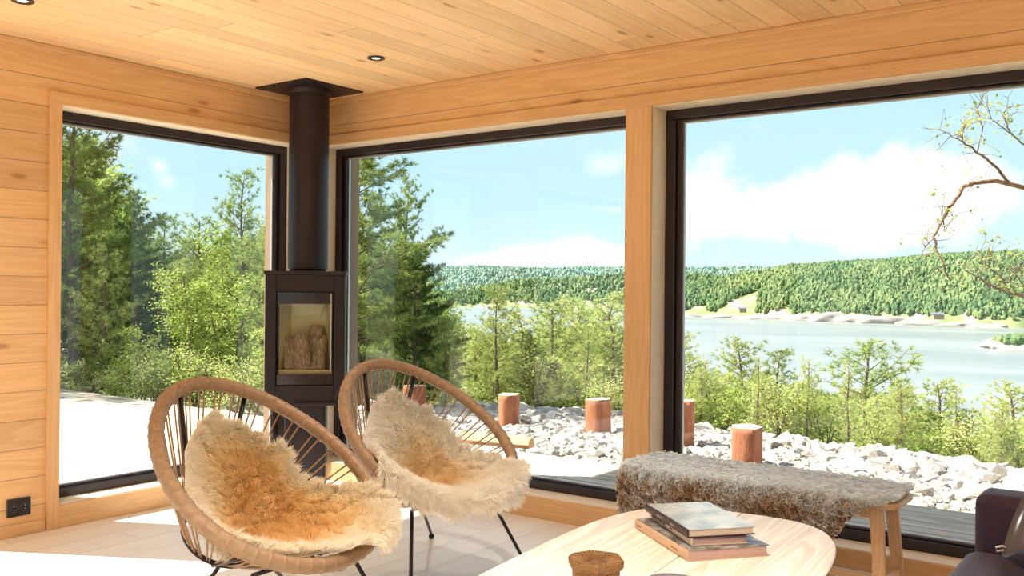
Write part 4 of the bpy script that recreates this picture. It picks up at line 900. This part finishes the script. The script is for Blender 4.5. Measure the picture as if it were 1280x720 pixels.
lib('mid2', pine(4, 5.0, 1.25, .08, 68, 'needle_y', .12, .008, 16, .10, taper=.65, density=1.35))
lib('mid3', pine(5, 4.6, 1.5, .08, 62, 'needle_y', .12, .008, 16, .05, taper=.5, density=1.2))
lib('slim', pine(6, 4.2, .75, .06, 50, 'needle_y', .10, .007, 14, .02, taper=.8, density=1.2))
lib('airy', pine(7, 4.0, 1.5, .22, 42, 'needle', .12, .0075, 16, .05, taper=.45, density=1.2))
lib('snag', pine(8, 5.0, 1.3, .10, 50, 'needle', .12, .008, 15, .15, taper=.6, dead=.55, density=1.1))
lib('broad', broad(9, 4.2, 1.5, K=760, nn=10)); lib('broad2', broad(10, 3.4, 1.2, K=430, multi=2))
lib('bush', broad(11, 1.1, .75, 'leaf', .055, 240, 8, 5, .02)); lib('bush2', broad(12, 1.2, .9, 'needle_y', .05, 260, 9, 6, .02))
def plant(key, x, y, Hs, rz, label, cat, group=None, z=None):
    r, h, used = LIB[key]; o = copy_tree(r) if used else r; LIB[key][2] = True
    zz = float(ground(x, y)) - .03 if z is None else z; o.location = (x, y, zz); sc = Hs/h; o.scale = (sc, sc, sc); o.rotation_euler = (0, 0, rz)
    if 'group' in o: del o['group']
    return tag(o, label, cat, group)
def tree_at(key, px, py_top, dep, label, cat='tree', group=None, rz=None, minh=.8, wide=1.):
    """tree whose top shows at (px, py_top) when it stands dep metres away"""
    p = atd(px, py_top, dep); g0 = float(ground(p[0], p[1])); Hs = max(minh, p[2]-g0)
    o = plant(key, p[0], p[1], Hs, rnd.uniform(0, 6.28) if rz is None else rz, label, cat, group)
    if wide != 1.: o.scale = (o.scale[0]*wide, o.scale[1]*wide, o.scale[2])
    return o
# featured trees, left window
tree_at('tall', 100, 60, 13.5, 'big pine filling the left side of the left window, its top out of view')
tree_at('tall2', 168, 232, 15, 'dark dense pine left of centre in the left window')
tree_at('mid', 207, 262, 19, 'small pine with a flat crown below the little cloud in the left window')
tree_at('airy', 250, 262, 21, 'open crowned pine right of the little cloud in the left window')
tree_at('mid', 306, 203, 16, 'pointed pine rising above the others near the right edge of the left window', wide=.85)
tree_at('mid2', 334, 262, 14, 'yellow green pine just left of the stove')
tree_at('broad', 232, 325, 11.5, 'bright leafy tree behind the deck in the left window, directly above the nearer chair')
tree_at('broad2', 292, 335, 12, 'leafy green tree behind the deck left of the stove', wide=1.1)
tree_at('broad2', 178, 400, 10.8, 'small bright leafy tree at the deck edge near the left side of the left window')
tree_at('mid3', 130, 300, 12.6, 'bushy pine standing low in front of the big pine in the left window')
tree_at('broad2', 340, 400, 10, 'leafy sapling half hidden behind the stove')
plant('tall', -10.6, -1.2, 8.5, 1., 'tall pine left of the deck, outside the view, shading its far end', 'tree', z=-.3)
plant('tall2', -11.2, 1.0, 8., 2., 'dark pine beside the deck end, outside the view', 'tree', z=-.3)
# middle window
tree_at('tall', 452, 90, 11.5, 'big spreading pine at the left of the middle window', rz=1.0, wide=1.25)
tree_at('tall', 512, 212, 12.8, 'second tall pine leaning out right of the big pine in the middle window', rz=2.2, wide=.8)
tree_at('tall2', 520, 300, 12.5, 'dark bushy pine under the big pine in the middle window', wide=1.15)
tree_at('mid', 558, 392, 11.5, 'mid green pine beneath the branches of the big pine, behind the second chair')
tree_at('mid2', 624, 350, 14, 'yellowish pine right of the big pine in the middle window')
tree_at('mid', 690, 371, 15, 'rounded green pine in the right half of the middle window', wide=1.4)
tree_at('mid2', 722, 375, 14.5, 'green pine close left of the dead branches in the middle window', wide=1.4)
tree_at('snag', 735, 402, 12.5, 'thin pine with bare grey lower branches in the middle window')
tree_at('mid3', 768, 361, 14, 'light green pine touching the post casing in the middle window', wide=1.4)
tree_at('tall2', 662, 408, 13, 'dark pine low between the yellowish and the rounded pine')
tree_at('mid3', 648, 384, 15.5, 'round topped pine close right of the yellowish pine', wide=1.5)
tree_at('mid3', 706, 366, 17, 'light pine standing between the rounded pine and the dead branches', wide=1.45)
tree_at('mid', 748, 380, 17, 'green pine behind the dead branches near the post', wide=1.15)
tree_at('mid2', 598, 398, 15, 'low yellow green pine at the right foot of the big pine', wide=1.2)
# right window
tree_at('mid2', 852, 409, 13, 'yellow green pine just right of the post in the lake window', wide=1.35)
tree_at('mid3', 882, 446, 13.5, 'low bushy pine behind the stumps in the lake window', wide=1.5)
tree_at('mid2', 922, 416, 16, 'tall light green pine left of centre in the lake window', wide=1.42)
tree_at('mid', 976, 430, 16, 'dense green pine with pointed top in the middle of the lake window', wide=1.20)
tree_at('slim', 1011, 440, 15, 'very thin young pine against the water')
tree_at('airy', 1086, 417, 14.5, 'broad layered pine standing clear against the water', wide=1.5)
tree_at('mid3', 1050, 492, 12, 'low yellow green pine in front of the broad layered pine', wide=1.5)
tree_at('mid3', 1125, 478, 13.5, 'bushy light pine right of the broad layered pine', wide=1.50)
tree_at('mid2', 1172, 468, 15, 'light pine at the right part of the lake window', wide=1.5)
tree_at('mid', 1212, 505, 15, 'small green pine near the right edge of the lake', wide=1.5)
tree_at('mid2', 1262, 470, 13, 'light green pine cut by the right picture edge', wide=1.5)
tree_at('mid3', 1288, 520, 10, 'bushy pine low at the right picture edge behind the boulders', wide=1.5)
ORD = ['leftmost '] + [w + ' from the left ' for w in 'second third fourth fifth sixth seventh eighth ninth tenth eleventh twelfth thirteenth fourteenth fifteenth'.split()]
# shrubs along the edge of the stones and the deck
for i, px in enumerate(np.linspace(845, 1290, 15)):
    e = atd(px+rnd.uniform(-8, 8), 500, 1.); d = e-CP; t_ = 9.3+rnd.uniform(0, 1.2); p = CP+d*t_
    p = CP + d*((edge_y(p[0])+.55+rnd.uniform(0, .9)-CP[1])/d[1]); plant(('bush2', 'mid3', 'bush', 'slim')[i % 4], p[0], p[1], (.70, .75, .65, .85)[i % 4]*rnd.uniform(.8, 1.2), rnd.uniform(0, 6), ORD[i] + 'of the fifteen scrub bushes edging the stones', 'shrub', 'scrub at the edge of the stones')
for i, px in enumerate(np.linspace(560, 785, 9)):
    d = ray(px, 480); p = CP + d*((edge_y(-1.8)+.7+rnd.uniform(0, .9)-CP[1])/d[1]); plant(('bush', 'bush2', 'slim')[i % 3], p[0], p[1], rnd.uniform(.6, 1.1), rnd.uniform(0, 6), ORD[i] + 'of the nine low bushes behind the stumps', 'shrub', 'bushes behind the stumps')
for i, px in enumerate(np.linspace(66, 345, 12)):
    d = ray(px, 480); p = CP + d*((2.15+rnd.uniform(0, .5)-CP[1])/d[1]); plant(('bush', 'bush2')[i % 2], p[0], p[1], rnd.uniform(.45, .8), rnd.uniform(0, 6), ORD[i] + 'of the twelve bushes along the deck edge', 'shrub', 'bushes along the deck edge')
# forest filling the slopes behind
qf = random.Random(5); cnt = 0
spots = []
for px in range(30, 800, 30):
    for dep in (16, 20, 27, 42):
        pj = px+qf.uniform(-12, 12); dj = dep*qf.uniform(.93, 1.07)
        lim = np.interp(pj, [70, 110, 165, 200, 250, 290, 330, 350, 440, 520, 580, 600, 640, 700, 770, 800], [150, 150, 255, 285, 285, 270, 262, 280, 240, 330, 385, 395, 398, 392, 388, 392])
        spots.append((pj, lim+qf.uniform(4, 34)+(dep < 20)*20, dj))
for px in range(830, 1300, 24):
    for dep in (14, 18.5, 26):
        pj = px+qf.uniform(-10, 10); lim = np.interp(pj, [840, 930, 1000, 1080, 1150, 1200, 1225, 1260, 1300], [455, 462, 470, 480, 500, 528, 540, 520, 500]); spots.append((pj, lim+qf.uniform(2, 26), dep*qf.uniform(.93, 1.07)))
keys = ['mid', 'tall2', 'mid3', 'mid', 'tall', 'mid2', 'broad2', 'snag']
for i, (px, py, dep) in enumerate(spots):
    kx = keys[qf.randrange(len(keys))]
    if dep > 21 and kx == 'broad2': kx = 'mid3'
    if px > 800: kx = ['mid2', 'mid3', 'mid', 'mid2'][i % 4]
    o = tree_at(kx, px, py, dep, 'one of the trees filling the wood behind', group='trees of the wood behind', minh=1.6, wide=1.4 if px > 560 else 1.1)
    p = o.location; left = px < 355; mid = px < 800
    kind_ = {'mid': 'green pine', 'tall2': 'dark pine', 'mid3': 'bushy light pine', 'tall': 'tall spreading pine', 'mid2': 'yellow green pine', 'broad2': 'leafy tree', 'snag': 'pine with dead lower branches'}[kx]
    o['label'] = kind_ + (' in the wood seen through the left window' if left else (' of the wood beyond the middle window' if mid else ' on the slope down to the lake'))
    o['group'] = kind_ + ('s behind the deck' if left else ('s beyond the middle window' if mid else 's on the lake slope'))
    if qf.random() < .5: o.rotation_euler.z = qf.uniform(0, 6.28)

# broad tree at the right whose bare limbs reach into the view
def limb_tree():
    t = empty('branching_tree', tuple(atd(1460, 640, 7.2)), 0, 'nearly bare tree at right with orange limbs and small yellow leaves', 'tree')
    base = np.array(t.location); q = np.random.RandomState(5); loc = lambda px, py, d: atd(px, py, d)-base
    gz = float(ground(base[0], base[1])); g = G(); g.tube([np.array([0, 0, gz-base[2]-.1]), loc(1440, 500, 7.2), loc(1420, 380, 7.1), loc(1430, 240, 7.0), loc(1400, 90, 7.1)], [.13, .11, .10, .08, .05], 12)
    g.build('trunk', M['bark_o'], t, True)
    limbs = [([(1425, 370, 7.1), (1350, 300, 7.0), (1300, 240, 6.9), (1270, 232, 6.85), (1240, 226, 6.8), (1215, 229, 6.8), (1206, 232, 6.8), (1192, 252, 6.8), (1178, 275, 6.8), (1167, 298, 6.75), (1172, 315, 6.75), (1180, 335, 6.7), (1188, 352, 6.7)], .022, .006),
             ([(1262, 230, 6.85), (1245, 208, 6.8), (1222, 190, 6.75), (1206, 180, 6.75), (1200, 168, 6.75), (1208, 150, 6.75)], .012, .003),
             ([(1206, 180, 6.75), (1190, 170, 6.7), (1172, 160, 6.7)], .005, .002), ([(1222, 190, 6.75), (1228, 160, 6.8), (1222, 135, 6.8), (1230, 118, 6.8)], .005, .002),
             ([(1310, 240, 6.9), (1290, 190, 6.9), (1262, 165, 6.9), (1255, 145, 6.9), (1262, 118, 6.9)], .009, .0025), ([(1262, 165, 6.9), (1240, 150, 6.85), (1232, 128, 6.85)], .005, .002),
             ([(1167, 298, 6.75), (1156, 308, 6.7), (1152, 322, 6.7)], .004, .0015), ([(1178, 275, 6.8), (1181, 290, 6.8)], .003, .0015),
             ([(1425, 450, 7.2), (1340, 395, 7.0), (1290, 375, 6.9), (1262, 365, 6.8), (1240, 358, 6.8), (1222, 346, 6.8), (1204, 336, 6.8)], .020, .004),
             ([(1262, 365, 6.8), (1250, 345, 6.8), (1232, 330, 6.8), (1225, 318, 6.8)], .006, .002), ([(1290, 375, 6.9), (1275, 350, 6.9), (1262, 335, 6.9)], .006, .002), ([(1240, 358, 6.8), (1262, 352, 6.8), (1275, 330, 6.8)], .005, .002)]
    ends = []
    for pts, r0, r1 in limbs:
        P = np.array([loc(*p) for p in pts]); m = len(P)*4; tt = np.linspace(0, len(P)-1, m); Pi = np.stack([np.interp(tt, np.arange(len(P)), P[:, c_]) for c_ in range(3)], 1)+q.randn(m, 3)*.004
        l = G().tube(Pi, np.linspace(r0, r1, m), 7).build('limb', M['bark_o'], t, True)
        g = G()
        for i in range(m//3, m, 2):
            for _ in range(1+(r0 < .013)):
                d = q.randn(3)*.5+[0, 0, .35]; e = Pi[i]+d*.17*(.5+q.rand()); g.tube([Pi[i], (Pi[i]+e)/2+q.randn(3)*.02, e], [.003, .002, .0012], 4, cap=False); ends += [(e, pts[0][1])]
                if q.rand() < .6: e2 = e+q.randn(3)*.07; g.tube([e, e2], [.0014, .001], 3, cap=False); ends += [(e2, pts[0][1])]
        g.build('twigs', M['bark_o'], l, True)
    E = np.array([e for e, _ in ends]); keep = q.rand(len(E)) < .8; V, Fq = leaf_quads(E[keep], q, 5, .030, .022); G().add(V, Fq).build('leaves', M['needle_y'] if 0 else M['leafy'], t)
M['leafy'] = mleaf('small_yellow_leaves', [(.38, .42, .08), (.55, .58, .14), (.70, .62, .22)], .5)
limb_tree()

# ------------------------------------------------------------------ stumps, rocks and the cut log on the deck
M['cutlog'] = simple('fresh_split_timber', (.72, .37, .17), .6, var=.2, scale=18)
def stump(px, py0, py1, wpx, z, label, seed, lean=0.):
    p = atz(px, py0, z); d = (p-CP)@FW; h = (py0-py1)/F*d; r = wpx/2/F*d
    g = log_mesh(h+.12, r, seed, 28); g.V = [g.V[0]*[1, 1, 1]]; o = g.build('log_stump', [M['stump'], M['cut']], None, 'side'); tag(o, label, 'log'); o.location = (p[0], p[1], z-.10); o.rotation_euler = (lean, 0, rnd.uniform(0, 6)); return o
stump(636, 527, 495, 27, -.22, 'red brown log stump standing leftmost on the stones, seen over the second chair', 1)
stump(749, 535, 501, 30, -.22, 'upright log stump on the stones close left of the post casing', 2, .03)
stump(852, 552, 503, 29, -.22, 'upright log stump on the stones just right of the post casing', 3)
stump(933, 580, 536, 41, -.20, 'largest log stump standing behind the bench', 4)
stump(518, 512, 484, 26, -.22, 'log stump behind the hoop of the second chair', 6)
p = atz(662, 561, -.03); o = G().prism([(-.055, 0), (.055, 0), (.062, .035), (.02, .082), (-.04, .07), (-.065, .03)], -.62, 0, Mx=Matrix(((0, 0, 1, 0), (1, 0, 0, 0), (0, 1, 0, 0), (0, 0, 0, 1)))).build('cut_log', M['cutlog'], None, False, bevel=.004); tag(o, 'split pale orange log lying at the edge of the sunny deck', 'log')
o.location = (p[0], p[1]+.03, -.029); o.rotation_euler = (0, 0, .18)

def rock_mesh(seed, n=16, flat=.7):
    q = np.random.RandomState(seed); b = bmesh.new(); P = q.randn(n, 3); P /= np.linalg.norm(P, axis=1)[:, None]; P *= [1, .8, flat]; P *= (.8+.3*q.rand(n))[:, None]
    for p_ in P: b.verts.new(p_)
    r_ = bmesh.ops.convex_hull(b, input=b.verts); bmesh.ops.delete(b, geom=[v for v in b.verts if not v.link_faces], context='VERTS'); bmesh.ops.triangulate(b, faces=b.faces); b.verts.index_update()
    V = np.array([v.co[:] for v in b.verts]); Fi = np.array([[v.index for v in f.verts] for f in b.faces]); b.free(); return V, Fi
RM = [rock_mesh(i+40, 14+i % 5, .6+.03*(i % 6)) for i in range(12)]
rprot = [G().add(V, Fi).build('stone', M['rock'], None, False, bevel=.05) for V, Fi in RM]
q = np.random.RandomState(17); cand = []
for _ in range(9000):
    x = q.uniform(-4.5, 5.2); y = q.uniform(1.80, 6.2); e = edge_y(x)
    if y > e+.35+.25*q.randn(): continue
    far = np.clip((y-3.4)/2, 0, 1); s_ = .032+.055*q.rand()**2 + .075*(q.rand()**3)*far*1.4 + (.05*q.rand() if x > 2.2 and y > 2.9 else 0)
    d = (np.array([x, y, 0])-CP)@FW; cand.append((s_/d, x, y, s_))
# keep away from the stumps' feet
pl = [(o.location.x, o.location.y) for o in C.objects if o.name.startswith('log_stump')]
cand = [c_ for c_ in cand if all((c_[1]-a)**2+(c_[2]-b)**2 > (.13+c_[3])**2 for a, b in pl)]
cand.sort(reverse=True)
big_ = [(1/10, 3.05, 4.35, .20), (1/10, 3.62, 3.95, .24), (1/10, 2.62, 4.25, .15), (1/10, 3.28, 3.80, .14), (1/10, 2.25, 4.15, .13), (1/10, 4.15, 3.75, .22), (1/10, 3.9, 3.35, .13), (1/10, 1.35, 4.5, .12), (1/10, 2.85, 3.9, .11)]
bx_ = [((b_[1]-CP[0])*_c+(b_[2]-CP[1])*_s)/((np.array([b_[1], b_[2], 0])-CP)@FW) for b_ in big_]; rk = np.argsort(np.argsort(bx_))
BL = [ORD[rk[i]] + 'of the nine large boulders behind the rubble' for i in range(9)]
ind = big_+cand[:288]; rest = cand[288:]
for i, (_, x, y, s_) in enumerate(ind):
    pr = rprot[i % 12]; o = pr if i < 12 else pr.copy()
    if i >= 12: C.objects.link(o)
    o.location = (x, y, float(ground(x, y))+s_*.25); o.scale = (s_, s_, s_); o.rotation_euler = (q.randn()*.25, q.randn()*.25, q.rand()*6.28)
    tag(o, BL[i] if i < len(big_) else 'pale angular stone of the rubble bed beyond the deck', 'stone', 'large boulders' if i < len(big_) else 'stones beyond the deck')
g = G()
for i, (_, x, y, s_) in enumerate(rest[:6500]):
    V, Fi = RM[i % 12]; a = q.rand()*6.28; c_, s2 = math.cos(a), math.sin(a); V = V*s_; V = np.stack([V[:, 0]*c_-V[:, 1]*s2, V[:, 0]*s2+V[:, 1]*c_, V[:, 2]], 1); g.add(V+[x, y, float(ground(x, y))+s_*.2], Fi)
tag(g.build('rubble', M['rock']), 'pale crushed rubble filling the bed between the larger stones', 'rubble', kind='stuff')
